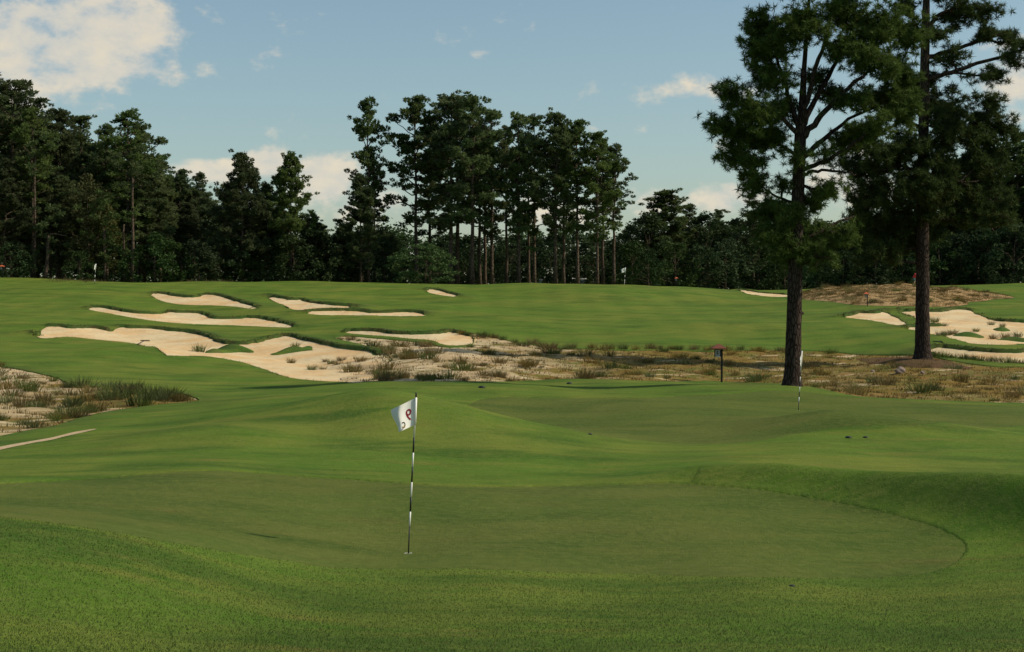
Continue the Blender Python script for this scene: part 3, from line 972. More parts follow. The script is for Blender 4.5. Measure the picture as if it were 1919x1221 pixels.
# undergrowth along the wood's edge
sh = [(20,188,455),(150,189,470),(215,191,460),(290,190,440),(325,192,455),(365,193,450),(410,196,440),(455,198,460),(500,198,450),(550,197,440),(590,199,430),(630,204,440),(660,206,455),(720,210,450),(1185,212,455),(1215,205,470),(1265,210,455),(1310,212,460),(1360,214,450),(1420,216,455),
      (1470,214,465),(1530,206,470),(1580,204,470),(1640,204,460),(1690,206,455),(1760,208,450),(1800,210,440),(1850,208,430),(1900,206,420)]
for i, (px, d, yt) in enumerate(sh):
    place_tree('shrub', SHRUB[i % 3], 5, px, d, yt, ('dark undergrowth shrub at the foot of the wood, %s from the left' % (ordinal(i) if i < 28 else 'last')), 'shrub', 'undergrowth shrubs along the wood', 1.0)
dog = broadleaf(260, 5.0, 4.3, .10, 150, M_leaf_bright, 46, .15, True)
place_tree('broadleaf_tree', dog, 5, 797, 194, 455, 'wide low tree with layered bright leaves before the grove', 'tree', None, 1.0)

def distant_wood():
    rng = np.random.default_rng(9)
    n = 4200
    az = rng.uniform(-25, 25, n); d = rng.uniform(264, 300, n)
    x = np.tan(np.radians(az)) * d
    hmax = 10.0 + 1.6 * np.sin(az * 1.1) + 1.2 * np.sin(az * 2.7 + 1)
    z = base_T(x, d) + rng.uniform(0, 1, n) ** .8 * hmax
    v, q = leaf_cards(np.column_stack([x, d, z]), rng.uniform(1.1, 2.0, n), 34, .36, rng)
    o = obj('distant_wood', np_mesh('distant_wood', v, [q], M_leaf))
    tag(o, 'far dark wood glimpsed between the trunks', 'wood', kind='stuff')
distant_wood()

# the two big pines
def near_pine(label, base_px, d, trunk, lobes, limbs, tuft, k, wid, seed, dens, knob=None):
    """trunk: [(px,py,half width px)], lobes: [(px,py,rx,ry,depth offset m)], limbs: [[(px,py,depth,half width)...]]"""
    rng = np.random.default_rng(seed)
    b = at(base_px[0], base_px[1], d)
    z0 = float(top_z(b[0], b[1])[0])
    org = np.array([b[0], d, z0])
    s = d / F
    o = empty('pine_tree', org)
    P = lambda px, py, dy=0.0: at(px, py, d + dy) - org
    tb = MB()
    tp = np.array([P(x, y) for x, y, r in trunk]); tr = np.array([r * s for *_, r in trunk])
    tp[0, 2] = -.15
    t0 = np.linspace(0, len(tp) - 1, len(tp) * 5)
    ip = np.stack([np.interp(t0, np.arange(len(tp)), tp[:, j]) for j in range(3)], 1)
    ir = np.interp(t0, np.arange(len(tp)), tr)
    tb.tube(ip, ir, 18, True, .025)
    if knob:
        kp = P(*knob); tb.tube(np.array([kp - np.array([.35, 0, 0]), kp, kp + np.array([.16, 0, -.02])]), [.22, .13, .03], 8)
    nodes = [p for p in ip[len(ip) // 3:]]
    nrad = [r for r in ir[len(ip) // 3:]]
    for lm in limbs:
        pts = np.array([P(x, y, dy) for x, y, dy, r in lm]); rr = np.array([r * s for *_, r in lm])
        tt = np.linspace(0, len(pts) - 1, len(pts) * 4)
        lp = np.stack([np.interp(tt, np.arange(len(pts)), pts[:, j]) for j in range(3)], 1)
        lp[1:-1] += rng.normal(size=(len(lp) - 2, 3)) * .03
        lr = np.interp(tt, np.arange(len(pts)), rr)
        tb.tube(lp, lr, 7, True)
        nodes += list(lp); nrad += list(lr)
    nodes = np.array(nodes)
    cents = []
    for (px, py, rx, ry, dy) in lobes:
        c = P(px, py, dy)
        rad3 = np.array([rx * s, rx * s * .9, ry * s]) * 1.08
        i = int(np.argmin(np.linalg.norm((nodes - c) * np.array([1, 1, .8]) + np.array([0, 0, .0]), axis=1) + np.where(nodes[:, 2] > c[2] + .3, 1.5, 0)))
        tb.tube(curve_pts(nodes[i], c, -.05, 6, rng, .03), np.linspace(min(.09, nrad[i]), .035, 6), 5, False)
        nb = int(5 + rx * ry / 260)
        for _ in range(nb):
            e = c + rdir(1, rng)[0] * rad3 * rng.uniform(.6, 1.0)
            st = c + (e - c) * .05 + (nodes[i] - c) * rng.uniform(0, .35)
            bp = curve_pts(st, e, .05, 5, rng, .05)
            tb.tube(bp, np.linspace(.035, .012, 5), 4, False)
            m = int(rx * ry * dens / nb)
            f = rng.uniform(.25, 1.08, m)[:, None]
            cents.append(st + (e - st) * f + rng.normal(size=(m, 3)) * np.array([.24, .24, .18]))
    cents = np.concatenate(cents)
    rad = rng.uniform(.75, 1.15, len(cents)) * tuft
    v, q = needle_cards(cents, rad, k, wid, rng, .9, .06, .08, True)
    obj('trunk', tb.mesh('big_pine_trunk', M_bark, True), o)
    obj('crown', np_mesh('big_pine_crown', v, [q], M_needle), o)
    tag(o, label, 'pine tree')
    return o

t1_trunk = [(1484,726,24),(1484.5,717,18.5),(1485,700,16),(1487,640,14.5),(1489,560,14),(1491,480,13),(1494,400,12),(1497,330,11.5),(1500,250,11),(1503,215,8),(1506,140,5),(1512,60,3.5),(1520,-60,2)]
t1_limbs = [[(1500,250,0,7),(1512,190,-.3,5),(1535,110,-.5,4),(1560,30,-.6,2)], [(1501,240,0,7),(1525,190,.4,5),(1560,130,.7,4),(1600,60,.9,2)],
            [(1500,262,0,7),(1540,215,-.4,5.5),(1590,165,-.8,4),(1650,110,-1.2,2)], [(1499,300,0,6),(1540,262,.5,4.5),(1590,225,.9,3),(1660,190,1.3,2)],
            [(1498,320,0,5),(1550,300,-.5,4),(1610,262,-1,2.5)], [(1497,235,0,6),(1480,190,.3,4),(1460,120,.5,3),(1445,60,.6,1.5)],
            [(1496,250,0,5),(1465,222,-.5,4),(1420,215,-.9,2.5),(1380,190,-1,1.5)], [(1495,290,0,4),(1450,265,.5,3),(1400,275,.8,2)],
            [(1494,330,0,4),(1530,318,-.5,3),(1580,322,-.8,2),(1605,326,-.9,1.2)], [(1491,450,0,4),(1530,438,.4,3.5),(1565,418,.7,3),(1600,405,.9,2)],
            [(1494,380,0,3.5),(1460,372,.4,2.5),(1430,350,.7,1.5)], [(1493,420,0,3),(1455,420,-.5,2),(1430,430,-.8,1.2)]]
t1_lobes = [(1368,178,34,28,-.9),(1358,240,36,32,-.7),(1380,288,38,34,-.3),(1412,318,28,34,.2),(1415,352,20,24,.3),(1432,40,42,40,.6),(1428,98,42,42,.3),(1450,150,46,38,-.3),(1415,212,46,40,-.9),
            (1450,262,40,36,.6),(1462,205,36,32,.8),(1510,35,52,42,-.6),(1580,30,60,42,.5),(1645,50,50,46,-.3),(1640,110,52,42,-1.1),(1690,120,40,50,.6),(1600,95,40,30,1.0),(1655,178,50,38,1.1),(1690,200,40,44,-.4),
            (1600,190,38,26,-.9),(1635,235,50,32,-1),(1590,262,36,22,.8),(1545,285,26,16,-.4),(1470,345,16,20,.4),(1475,400,40,34,-.4),(1530,372,38,26,.6),(1510,445,48,34,.5),(1560,350,32,18,-.7),(1448,440,34,32,-.6),(1480,480,40,24,.2),(1530,478,38,24,-.5),
            (1450,385,18,14,.7),(1500,-50,80,45,0),(1600,-60,80,45,.3),(1550,-130,70,45,0),(1560,85,34,30,-1),(1530,150,26,26,1.1),(1470,70,44,40,-.9),(1700,60,44,44,.9),(1560,180,26,22,1.2),(1490,300,18,20,-.9),(1400,250,36,32,.6),(1430,400,26,26,.5),(1590,440,36,24,.3)]
near_pine('large dark pine left of the pair, its trunk behind the second flag', (1484, 722), 72, t1_trunk, t1_lobes, t1_limbs, .31, 34, .055, 11, .125, (1500, 586))

t2_trunk = [(1729,674,23),(1729,667,17.5),(1729,655,15),(1729,640,14),(1729,560,12.5),(1729,400,11.5),(1731,250,10),(1733,120,8.5),(1735,40,7.5),(1737,-60,5),(1738,-160,2)]
t2_limbs = [[(1735,60,0,5),(1755,30,.6,4),(1800,10,1,2.5)], [(1733,150,0,5),(1770,138,-.5,4.5),(1830,120,-1,3.5),(1919,92,-1.4,2.5)], [(1733,110,0,5),(1780,95,.8,4),(1850,70,1.3,3),(1900,62,1.5,2)],
            [(1731,270,0,4),(1780,250,.8,3),(1840,235,1.3,2)], [(1731,240,0,4),(1690,225,-.8,3),(1650,250,-1.3,2)], [(1730,330,0,4),(1690,310,-.8,3),(1640,320,-1.4,2)], [(1730,360,0,4),(1775,345,-.6,3),(1800,340,-.9,2)],
            [(1730,410,0,4),(1690,395,.7,3),(1630,410,1.2,2)], [(1734,80,0,4),(1712,40,.5,3),(1700,0,.8,2)]]
t2_lobes = [(1640,290,46,42,-1.2),(1700,270,52,42,-.9),(1755,290,46,46,-.6),(1640,355,48,44,-1.0),(1705,345,52,44,-1.6),(1775,345,42,42,-.8),(1630,425,46,38,.8),(1685,420,46,40,.9),(1745,385,36,28,-1.3),(1655,465,34,22,.8),(1615,380,30,34,.5),
            (1800,28,56,30,.9),(1862,62,46,20,1.2),(1840,16,46,18,.6),(1898,80,30,22,1.4),(1782,112,36,24,-.4),(1785,185,44,34,.6),(1850,140,44,18,-.9),(1900,112,34,16,-1.3),(1828,228,44,30,1.1),(1858,270,36,34,.8),(1800,258,44,34,-.4),(1742,205,40,34,.9),
            (1852,200,34,24,.5),(1770,-40,90,38,0),(1720,-90,70,40,.3),(1700,20,30,26,.8),(1760,65,22,18,-.8),(1830,300,34,30,.6),(1690,190,36,34,1.2),(1940,90,30,20,-1.3),(1790,400,34,26,1.0),(1600,310,40,44,1.2),(1605,430,40,40,-.9),(1670,310,48,44,1.1),(1730,340,46,44,1.0),(1720,440,44,34,.9),(1640,480,46,26,-.7),(1830,350,46,40,.8),(1870,330,44,40,1.2),(1890,240,34,30,1.2),(1770,230,44,40,-1.1),(1820,400,44,36,1.1),(1720,150,40,40,1.1),(1880,390,46,40,1.3),(1590,260,32,30,.9)]
near_pine('tall pine with pale brown trunk beside the right-hand bunkers', (1729, 671), 95, t2_trunk, t2_lobes, t2_limbs, .40, 32, .055, 12, .11)

# ------------------------------------------------------------------ tussocks
def tuft_mesh(seed, h, r, n, mat, w=.012):
    rng = np.random.default_rng(seed)
    a = rng.uniform(0, 6.28, n); lean = rng.uniform(.05, .85, n) ** .9
    L = h * rng.uniform(.55, 1.1, n)
    root = np.stack([np.cos(a) * r * .3 * rng.uniform(0, 1, n), np.sin(a) * r * .3 * rng.uniform(0, 1, n), np.full(n, -.03)], 1)
    d = np.stack([np.cos(a) * lean, np.sin(a) * lean, np.ones(n)], 1); d /= np.linalg.norm(d, axis=1)[:, None]
    s = np.stack([-np.sin(a + rng.normal(size=n)), np.cos(a + rng.normal(size=n)), np.zeros(n)], 1) * w
    mid = root + d * (L * .55)[:, None]
    tip = root + d * L[:, None]; tip[:, :2] += d[:, :2] * (L * .25)[:, None]; tip[:, 2] -= L * .10 * lean
    v = np.stack([root - s, root + s, mid + s * .8, mid - s * .8, tip], 1).reshape(-1, 3)
    i = np.arange(n)[:, None] * 5
    return np_mesh('tussock', v, [i + np.array([[0, 1, 2, 3]]), i + np.array([[3, 2, 4]])], mat)
TUFT = [tuft_mesh(400 + i, .42, .9, 120, M_tuft, .007) for i in range(4)] + [tuft_mesh(410 + i, .42, 1.0, 120, M_tuft_green, .008) for i in range(3)]

def in_poly(poly, p):
    sd, _, _ = sdf(poly, np.array([p[0]]), np.array([p[1]]))
    return sd[0] < -.15

def scatter_tufts(region, n, group, label, smin, smax, green, seed, pick=None):
    rng = np.random.default_rng(seed)
    x0, y0 = region.min(0); x1, y1 = region.max(0)
    pts = []
    while len(pts) < n:
        c = np.column_stack([rng.uniform(x0, x1, 400), rng.uniform(y0, y1, 400)])
        sd, _, _ = sdf(region, c[:, 0], c[:, 1])
        pxs = 959.5 + c[:, 0] / c[:, 1] * F
        k = (sd < -.1) & (pxs > -30) & (pxs < 1950)
        if pick is not None: k &= pick(pxs, c[:, 1], rng)
        pts += list(c[k])
    pts = np.array(pts[:n]); z = top_z(pts[:, 0], pts[:, 1])
    for p, zz in zip(pts, z):
        g = rng.uniform() < green
        o = obj('grass_tussock', TUFT[rng.integers(4, 7) if g else rng.integers(0, 4)])
        o.location = (p[0], p[1], zz); s = rng.uniform(smin, smax) if rng.uniform() < .8 else smax * 1.2
        o.scale = (s * rng.uniform(.9, 1.4), s * rng.uniform(.9, 1.4), s); o.rotation_euler = (0, 0, rng.uniform(0, 6.28))
        tag(o, label, 'grass tussock', group)
W1, W2, W3 = POLY['waste']
scatter_tufts(W1, 80, 'tussocks in the left sandy patch', 'bushy wild grass tussock in the sandy patch at the left edge', .4, 1.4, .65, 1,
              lambda px, y, r: r.uniform(size=len(px)) < .3 + .7 * np.clip((px - 30) / 200, 0, 1))
scatter_tufts(W2, 170, 'tussocks in the middle waste area', 'wiry grass tussock in the long sandy waste area', .4, 1.35, .35, 2,
              lambda px, y, r: (r.uniform(size=len(px)) < np.where(px < 1050, 1.0, .4)) & (np.sin(px * .035 + y * .4) + np.sin(px * .013 - y * .9) + r.normal(size=len(px)) * .5 > .1))
scatter_tufts(W3, 60, 'tussocks on the straw mound', 'low dry tussock on the straw mound at right', .6, 1.3, .4, 3)
B8, B9, B2 = POLY['bunker'][8], POLY['bunker'][9], POLY['bunker'][2]
def spots(lst, label, group, s, green):
    for (px, py) in lst:
        h = hit(px, py); z = top_z(h[0], h[1])[0]
        o = obj('grass_tussock', TUFT[random.randint(4, 6) if random.random() < green else random.randint(0, 3)])
        o.location = (h[0], h[1], z); k = s * random.uniform(.8, 1.2); o.scale = (k, k, k); o.rotation_euler = (0, 0, random.uniform(0, 6.28))
        tag(o, label, 'grass tussock', group)
spots([(1751,603),(1770,611),(1771,627),(1778,625),(1787,624),(1860,633),(1884,631),(1908,630),(1830,622),(1858,609),(1879,612),(1762,629)], 'small tussock standing in the big right-hand bunker', 'tussocks in the right-hand bunker', 1.1, .6)
spots([(546,678),(610,676),(620,680),(632,682),(585,692),(640,676),(553,650),(605,690)], 'thin tussock near the right end of the largest left bunker', 'tussocks in the largest left bunker', .9, .5)
spots([(374,658)], 'tall upright reedy tussock beside the left grass island', None, 1.9, 1)
for px in range(1745, 1925, 14):
    spots([(px + random.randint(-4, 4), 667 + (px - 1745) * .085)], 'dark grass tussock along the front of the orange-tinted bunker', 'tussocks in front of the orange-tinted bunker', 1.0, 1)
for px in range(860, 1480, 22):
    y = np.interp(px, [860, 930, 1000, 1050, 1480], [626, 632, 645, 652, 656])
    spots([(px + random.randint(-8, 8), y + random.uniform(0, 3))], 'dark tussock along the fairway edge of the long waste area', 'tussocks along the fairway edge', 1.15, .2)

def low_cover():
    """small weeds and dry stems on the waste ground, too many to count"""
    rng = np.random.default_rng(33)
    vs, qs, n0 = [], [], 0
    for poly, n in ((W1, 900), (W2, 3400), (W3, 4200)):
        x0, y0 = poly.min(0); x1, y1 = poly.max(0)
        c = np.column_stack([rng.uniform(x0, x1, n * 3), rng.uniform(y0, y1, n * 3)])
        sd, _, _ = sdf(poly, c[:, 0], c[:, 1])
        c = c[sd < -.1]
        pxs = 959.5 + c[:, 0] / c[:, 1] * F
        c = c[rng.uniform(size=len(c)) < (np.where(pxs < 950, .5, 1.0) if poly is W2 else .8)][:n]
        z = top_z(c[:, 0], c[:, 1])
        k = 9
        p = np.repeat(np.column_stack([c, z]), k, 0)
        p[:, :2] += rng.normal(size=(len(p), 2)) * .14
        a = rng.uniform(0, 6.28, len(p)); L = rng.uniform(.06, .18, len(p)); ln = rng.uniform(.2, 1.2, len(p))
        d = np.stack([np.cos(a) * ln, np.sin(a) * ln, np.ones(len(p))], 1); d /= np.linalg.norm(d, axis=1)[:, None]
        s = np.stack([-np.sin(a), np.cos(a), np.zeros(len(p))], 1) * .018
        v = np.stack([p - s - [0, 0, .02], p + s - [0, 0, .02], p + d * L[:, None]], 1).reshape(-1, 3)
        vs.append(v)
    v = np.concatenate(vs)
    o = obj('ground_cover', np_mesh('ground_cover', v, [np.arange(len(v)).reshape(-1, 3)], M_tuft))
    tag(o, 'low dry weeds scattered over the sandy waste ground', 'weeds', kind='stuff')
low_cover()

def lip_grass():
    """long unmown grass hanging over the bunker lips and a dry strip below the left wood"""
    rng = np.random.default_rng(44)
    P = []
    for poly in POLY['bunker']:
        A = poly; B = np.roll(poly, -1, 0)
        area = .5 * np.sum(A[:, 0] * B[:, 1] - B[:, 0] * A[:, 1])
        for a, b in zip(A, B):
            e = b - a; L = math.hypot(*e)
            nrm = np.array([e[1], -e[0]]) / (L + 1e-9) * (1 if area > 0 else -1)
            back = nrm[1] > .1
            m = int(L * (36 if back else 4))
            if m:
                P.append(a + e * rng.uniform(0, 1, (m, 1)) + nrm * (rng.uniform(-.05, .5 if back else .10, (m, 1))))
    n = 5200
    s = np.array([hit(rng.uniform(90, 460), rng.uniform(517, 528)) for _ in range(260)])
    P.append(np.repeat(s, 20, 0) + rng.normal(size=(260 * 20, 2)) * np.array([.7, 1.2]))
    P = np.concatenate(P)
    z = ground_z(P[:, 0], P[:, 1])
    a = rng.uniform(0, 6.28, len(P)); L = rng.uniform(.04, .10, len(P)); L[-5200:] *= 4.6; ln = rng.uniform(.2, 1.1, len(P))
    d = np.stack([np.cos(a) * ln, np.sin(a) * ln, np.ones(len(P))], 1); d /= np.linalg.norm(d, axis=1)[:, None]
    p = np.column_stack([P, z])
    sd = np.stack([-np.sin(a), np.cos(a), np.zeros(len(P))], 1) * .022
    v = np.stack([p - sd - [0, 0, .04], p + sd - [0, 0, .04], p + d * L[:, None]], 1).reshape(-1, 3)
    nl = (len(P) - 5200) * 3
    o = obj('lip_grass', np_mesh('lip_grass', v[:nl], [np.arange(nl).reshape(-1, 3)], M_tuft_green))
    tag(o, 'long unmown grass along the lips of the bunkers', 'grass', kind='stuff')
    o = obj('dry_grass', np_mesh('dry_grass', v[nl:], [np.arange(len(v) - nl).reshape(-1, 3)], M_tuft))
    tag(o, 'strip of dry grass below the left-hand wood', 'grass', kind='stuff')
lip_grass()

def turf_blades():
    """short blades of the foreground turf"""
    rng = np.random.default_rng(55)
    n = 330000
    d = 8.0 * (24.0 / 8.0) ** rng.uniform(0, 1, n)
    x = rng.uniform(-.40, .40, n) * d
    G1 = POLY['green'][0]
    sd, _, _ = sdf(G1, x, d)
    k = sd > .02
    x, d = x[k], d[k]
    z = ground_z(x, d)
    m = len(x)
    a = rng.uniform(0, 6.28, m); L = rng.uniform(.010, .030, m); ln = rng.uniform(.3, 1.6, m)
    dr = np.stack([np.cos(a) * ln, np.sin(a) * ln, np.ones(m)], 1); dr /= np.linalg.norm(dr, axis=1)[:, None]
    p = np.column_stack([x, d, z - .004])
    s = np.stack([-np.sin(a), np.cos(a), np.zeros(m)], 1) * .0042
    v = np.stack([p - s, p + s, p + dr * L[:, None]], 1).reshape(-1, 3)
    o = obj('turf_grass', np_mesh('turf_grass', v, [np.arange(m * 3).reshape(-1, 3)], M_blade))
    tag(o, 'short mown grass blades of the foreground slope', 'grass', kind='stuff')
turf_blades()

straw_poly = smooth_poly(np.array([hit(*q) for q in [(1600,672),(1650,668),(1700,669),(1760,671),(1800,681),(1830,688),(1760,690),(1680,685),(1620,679)]]), 5)
def z_litter(x, y, sd, ny):
    s2, n2, _ = sdf(W2, x, y)
    return np.where(s2 < 0, z_waste(x, y, np.minimum(s2, 0), n2), base_T(x, y)) + .025 + .02 * (1 - np.exp(sd / .5)) - .06 * np.exp(sd / .25)
sheet('pine_litter', straw_poly, .4, z_litter, M_straw_dark, 'brown bed of fallen pine needles round the right-hand pine', lambda x, y: np.full(len(x), .6))

# ------------------------------------------------------------------ flagsticks
M_white = plain('white_paint', (.78, .76, .70), .5)
M_black = plain('black_paint', (.012, .012, .013), .45)
M_cloth = plain('flag_cloth', (.80, .78, .72), .85, .1, .05)
M_red = plain('dark_red_print', (.24, .018, .030), .8, .1)
M_dark = plain('dark_print', (.05, .03, .03), .8, .1)
M_gold = plain('gold_print', (.45, .28, .10), .8, .1)
M_roof = plain('red_brown_roof', (.17, .055, .032), .7)
M_roof_far = plain('orange_roof', (.55, .12, .045), .7)
M_post = plain('black_post', (.014, .013, .012), .6)

_a = np.radians(np.linspace(-20, 345, 26))
_b = np.linspace(0, 1, 12)[1:]
STROKES = {
    '9': ([(.20 * math.cos(a), .22 + .22 * math.sin(a)) for a in _a] + [(.20 - .06 * b - .30 * b * b, .17 - .62 * b + .06 * b * b) for b in _b] + [(-.20, -.40), (-.235, -.34)], .14),
    'C': ([(.26 * math.cos(a), .30 * math.sin(a)) for a in np.radians(np.linspace(45, 315, 20))], .12),
    'c': ([(.26 * math.cos(a), .26 * math.sin(a)) for a in np.radians(np.linspace(150, 320, 14))], .2),
}
def text_mesh(ch, size):
    if ch in STROKES:
        pts, w = STROKES[ch]
        P = np.array(pts) * size; w = w * size
        t = np.gradient(P, axis=0); t /= np.linalg.norm(t, axis=1)[:, None] + 1e-9
        nr = np.stack([-t[:, 1], t[:, 0]], 1) * w / 2
        v = np.concatenate([P + nr, P - nr]); n = len(P)
        return np.column_stack([v, np.zeros(2 * n)]), [(i, i + 1, n + i + 1, n + i) for i in range(n - 1)]
    cu = bpy.data.curves.new('t', 'FONT'); cu.body = ch; cu.size = size; cu.align_x = 'CENTER'; cu.align_y = 'CENTER'
    cu.resolution_u = 6; cu.offset = size * .02
    ob = bpy.data.objects.new('t', cu); COL.objects.link(ob)
    dg = bpy.context.evaluated_depsgraph_get()
    me = bpy.data.meshes.new_from_object(ob.evaluated_get(dg))
    bpy.data.objects.remove(ob); bpy.data.curves.remove(cu)
    v = np.array([w.co[:] for w in me.vertices]); f = [tuple(p.vertices) for p in me.polygons]
    return v, f

def flagstick(label, base, top, d, sections, corners, wave, marks, rad=.011, zb=None):
    """base, top: pixels; sections: rows where the paint changes (from the top, black first); corners of cloth in pixels"""
    b = at(*base, d); z = float(top_z(b[0], b[1])[0]) if zb is None else zb
    org = np.array([b[0], d, z])
    o = empty('flagstick', org)
    t = at(*top, d) - org
    ax = lambda py: np.array([t[0], 0, t[2]]) * ((base[1] - py) / (base[1] - top[1]))
    rows = [top[1]] + sections + [base[1]]
    for i in range(len(rows) - 1):
        a, c = ax(rows[i]), ax(rows[i + 1])
        if i == len(rows) - 2: c = c - np.array([0, 0, .08])
        mb = MB(); r = rad * (.75 if i == len(rows) - 2 else 1)
        mb.tube(np.array([c, (a + c) / 2, a]), [r, r, r], 10)
        obj('pole_section', mb.mesh('pole_section', M_black if i % 2 == 0 else M_white, True), o)
    hb, ht, ft, fb = [at(x, y, d) - org for x, y in (corners[0], corners[1], corners[2], corners[3])]
    def cloth(u, v):
        p = (ht * (1 - u) + ft * u) * v + (hb * (1 - u) + fb * u) * (1 - v)
        p = np.array(p)
        p[1] += wave * (math.sin(u * 6.5 + v * 1.2) * u + .5 * math.sin(u * 11 + v * 4) * u * .5) - .10 * u
        p[2] += .015 * math.sin(v * 3.14) * u
        p[0] += .02 * math.sin(v * 5 + 1) * u
        return p
    nu, nv = 18, 14
    g = np.array([[cloth(i / nu, j / nv) for i in range(nu + 1)] for j in range(nv + 1)]).reshape(-1, 3)
    ii = (np.arange(nv)[:, None] * (nu + 1) + np.arange(nu)[None]).ravel()
    q = np.stack([ii, ii + 1, ii + nu + 2, ii + nu + 1], 1)
    back = g + np.array([0, .004, 0])
    fl = obj('flag', np_mesh('flag', np.vstack([g, back]), [q, q[:, ::-1] + len(g)], M_cloth, True), o)
    sl = MB(); sl.tube(np.array([hb, (hb + ht) / 2, ht]) , [rad * 1.5] * 3, 10)
    obj('sleeve', sl.mesh('sleeve', M_cloth, True), fl)
    fw = np.linalg.norm(ft - ht); fh = np.linalg.norm(ht - hb)
    for ch, size, u0, v0, mat, rot in marks:
        v, f = text_mesh(ch, size)
        # the lettering is seen from behind, so it reads mirrored
        out = []
        cs, sn = math.cos(rot), math.sin(rot)
        for p in v:
            x, y = p[0] * cs - p[1] * sn, p[0] * sn + p[1] * cs
            out.append(cloth(min(1, max(0, u0 + x / fw)), min(1, max(0, v0 + y / fh))) - np.array([0, .004, 0]))
        me = bpy.data.meshes.new('lettering'); me.from_pydata([tuple(p) for p in out], [], f); me.materials.append(mat)
        obj('lettering', me, fl)
    cp = MB()
    th = np.linspace(0, 2 * math.pi, 25)[:-1]
    r1, r2 = .054, .046
    vv = np.concatenate([np.column_stack([np.cos(th) * r1, np.sin(th) * r1, np.full(24, .004)]), np.column_stack([np.cos(th) * r2, np.sin(th) * r2, np.full(24, .004)]), np.column_stack([np.cos(th) * r2, np.sin(th) * r2, np.full(24, -.09)])])
    k = np.arange(24); kk = (k + 1) % 24
    cp.add(vv, np.concatenate([np.stack([k, kk, kk + 24, k + 24], 1), np.stack([k + 24, kk + 24, kk + 48, k + 48], 1)]))
    obj('cup', cp.mesh('cup', M_white), o)
    tag(o, label, 'flagstick')
    return o

flagstick('nearest flagstick, white flag with a reversed red nine', (765, 1035), (780, 735), 22, [744, 819, 847, 874, 902, 930, 957, 984],
          [(777.5, 796), (779.5, 745), (734, 767), (746, 808)], .05, [('9', .165, .32, .47, M_red, .15), ('C', .125, .66, .18, M_dark, .2), ('c', .09, .67, .16, M_gold, .2), ('-', .10, .78, .06, M_dark, -.3)], .0115)
flagstick('second flagstick in front of the big dark pine trunk', (1496, 768), (1503, 656), 59, [658, 696, 705, 714, 724, 733, 743, 752],
          [(1501, 689), (1503, 657), (1500, 668), (1497.5, 680)], .03, [('-', .16, .45, .45, M_dark, .3), ('-', .12, .5, .3, M_dark, -.3)], .016)
flagstick('distant flagstick on the crest right of the pine grove', (1170, 534), (1172, 500), 189, [501, 511, 515, 519, 523],
          [(1171.5, 509), (1172, 501), (1164, 504), (1164.5, 511)], .05, [('2', .3, .45, .5, M_dark, 0)], .03)
flagstick('far-left flagstick with a drooping white flag', (177, 533), (179.5, 493), 165, [494, 510, 515, 520, 524, 528],
          [(178.8, 504), (179.5, 494), (177.6, 497), (176.4, 505)], .04, [], .028)

# ------------------------------------------------------------------ hole signs with little roofs
def hole_sign(label, px, base_y, top_y, d, roofm, side=-1, zb=None):
    if d is None:
        d = float(hit(px, base_y)[1])
    a = at(px, base_y, d); x = a[0]
    z = float(top_z(x, d)[0]) if zb is None else zb
    H = CZ - (top_y - YH) / F * d - z
    s = H / 2.0
    o = empty('hole_sign', (x, d, z))
    mb = MB(); mb.box((0, 0, (H - .16 * s - .1) / 2 - .1), (.09 * s, .09 * s, H - .16 * s + .1)); obj('post', mb.mesh('post', M_post), o)
    rb = H - .27 * s; cx = side * .16 * s
    w, dp = .40 * s, .26 * s
    mb = MB()
    v = [(cx - w, -dp, rb), (cx + w, -dp, rb), (cx + w, dp, rb), (cx - w, dp, rb), (cx - w, -dp, rb + .04 * s), (cx + w, -dp, rb + .04 * s), (cx + w, dp, rb + .04 * s), (cx - w, dp, rb + .04 * s), (cx - .05 * s, 0, H), (cx + .05 * s, 0, H)]
    mb.add(v, [(3, 2, 1, 0), (0, 1, 5, 4), (1, 2, 6, 5), (2, 3, 7, 6), (3, 0, 4, 7), (4, 5, 9, 8), (6, 7, 8, 9)], [(5, 6, 9), (7, 4, 8)])
    obj('roof', mb.mesh('roof', roofm), o)
    mb = MB(); bw = .34 * s
    mb.box((side * (.05 * s + bw / 2), 0, rb - .22 * s), (bw, .05 * s, .40 * s)); bd = obj('board', mb.mesh('board', M_post), o)
    mb = MB(); mb.box((side * (.05 * s + bw / 2), -.03 * s, rb - .20 * s), (bw * .72, .012 * s, .30 * s)); obj('panel', mb.mesh('panel', M_panel), bd)
    mb = MB(); mb.box((side * (.05 * s + bw / 2), -.04 * s, rb - .40 * s), (bw * .8, .05 * s, .03 * s)); obj('ledge', mb.mesh('ledge', M_white), bd)
    mb = MB()
    for k, (dx, dz, ww) in enumerate([(-.02, .06, .05), (.0, -.02, .12), (-.01, -.07, .10)]):
        mb.box((side * (.05 * s + bw / 2) + dx * s, -.040 * s, rb - .20 * s + dz * s), (ww * s, .006 * s, .03 * s if k else .09 * s))
    obj('lettering', mb.mesh('lettering', M_post), bd)
    tag(o, label, 'sign')
M_panel = plain('sign_panel', (.34, .36, .36), .5)
hole_sign('dark hole sign with red-brown roof on the waste area', 1352.5, 716, 644, 85, M_roof)
hole_sign('red-roofed hole sign in front of the straw mound', 1625.5, 574, 547, None, M_roof_far)
hole_sign('tiny orange-roofed hole sign under the right-hand tree line', 1269, 532, 519, 196, M_roof_far)
hole_sign('orange-roofed hole sign cut by the left edge', 5, 515, 496, 186, M_roof_far)

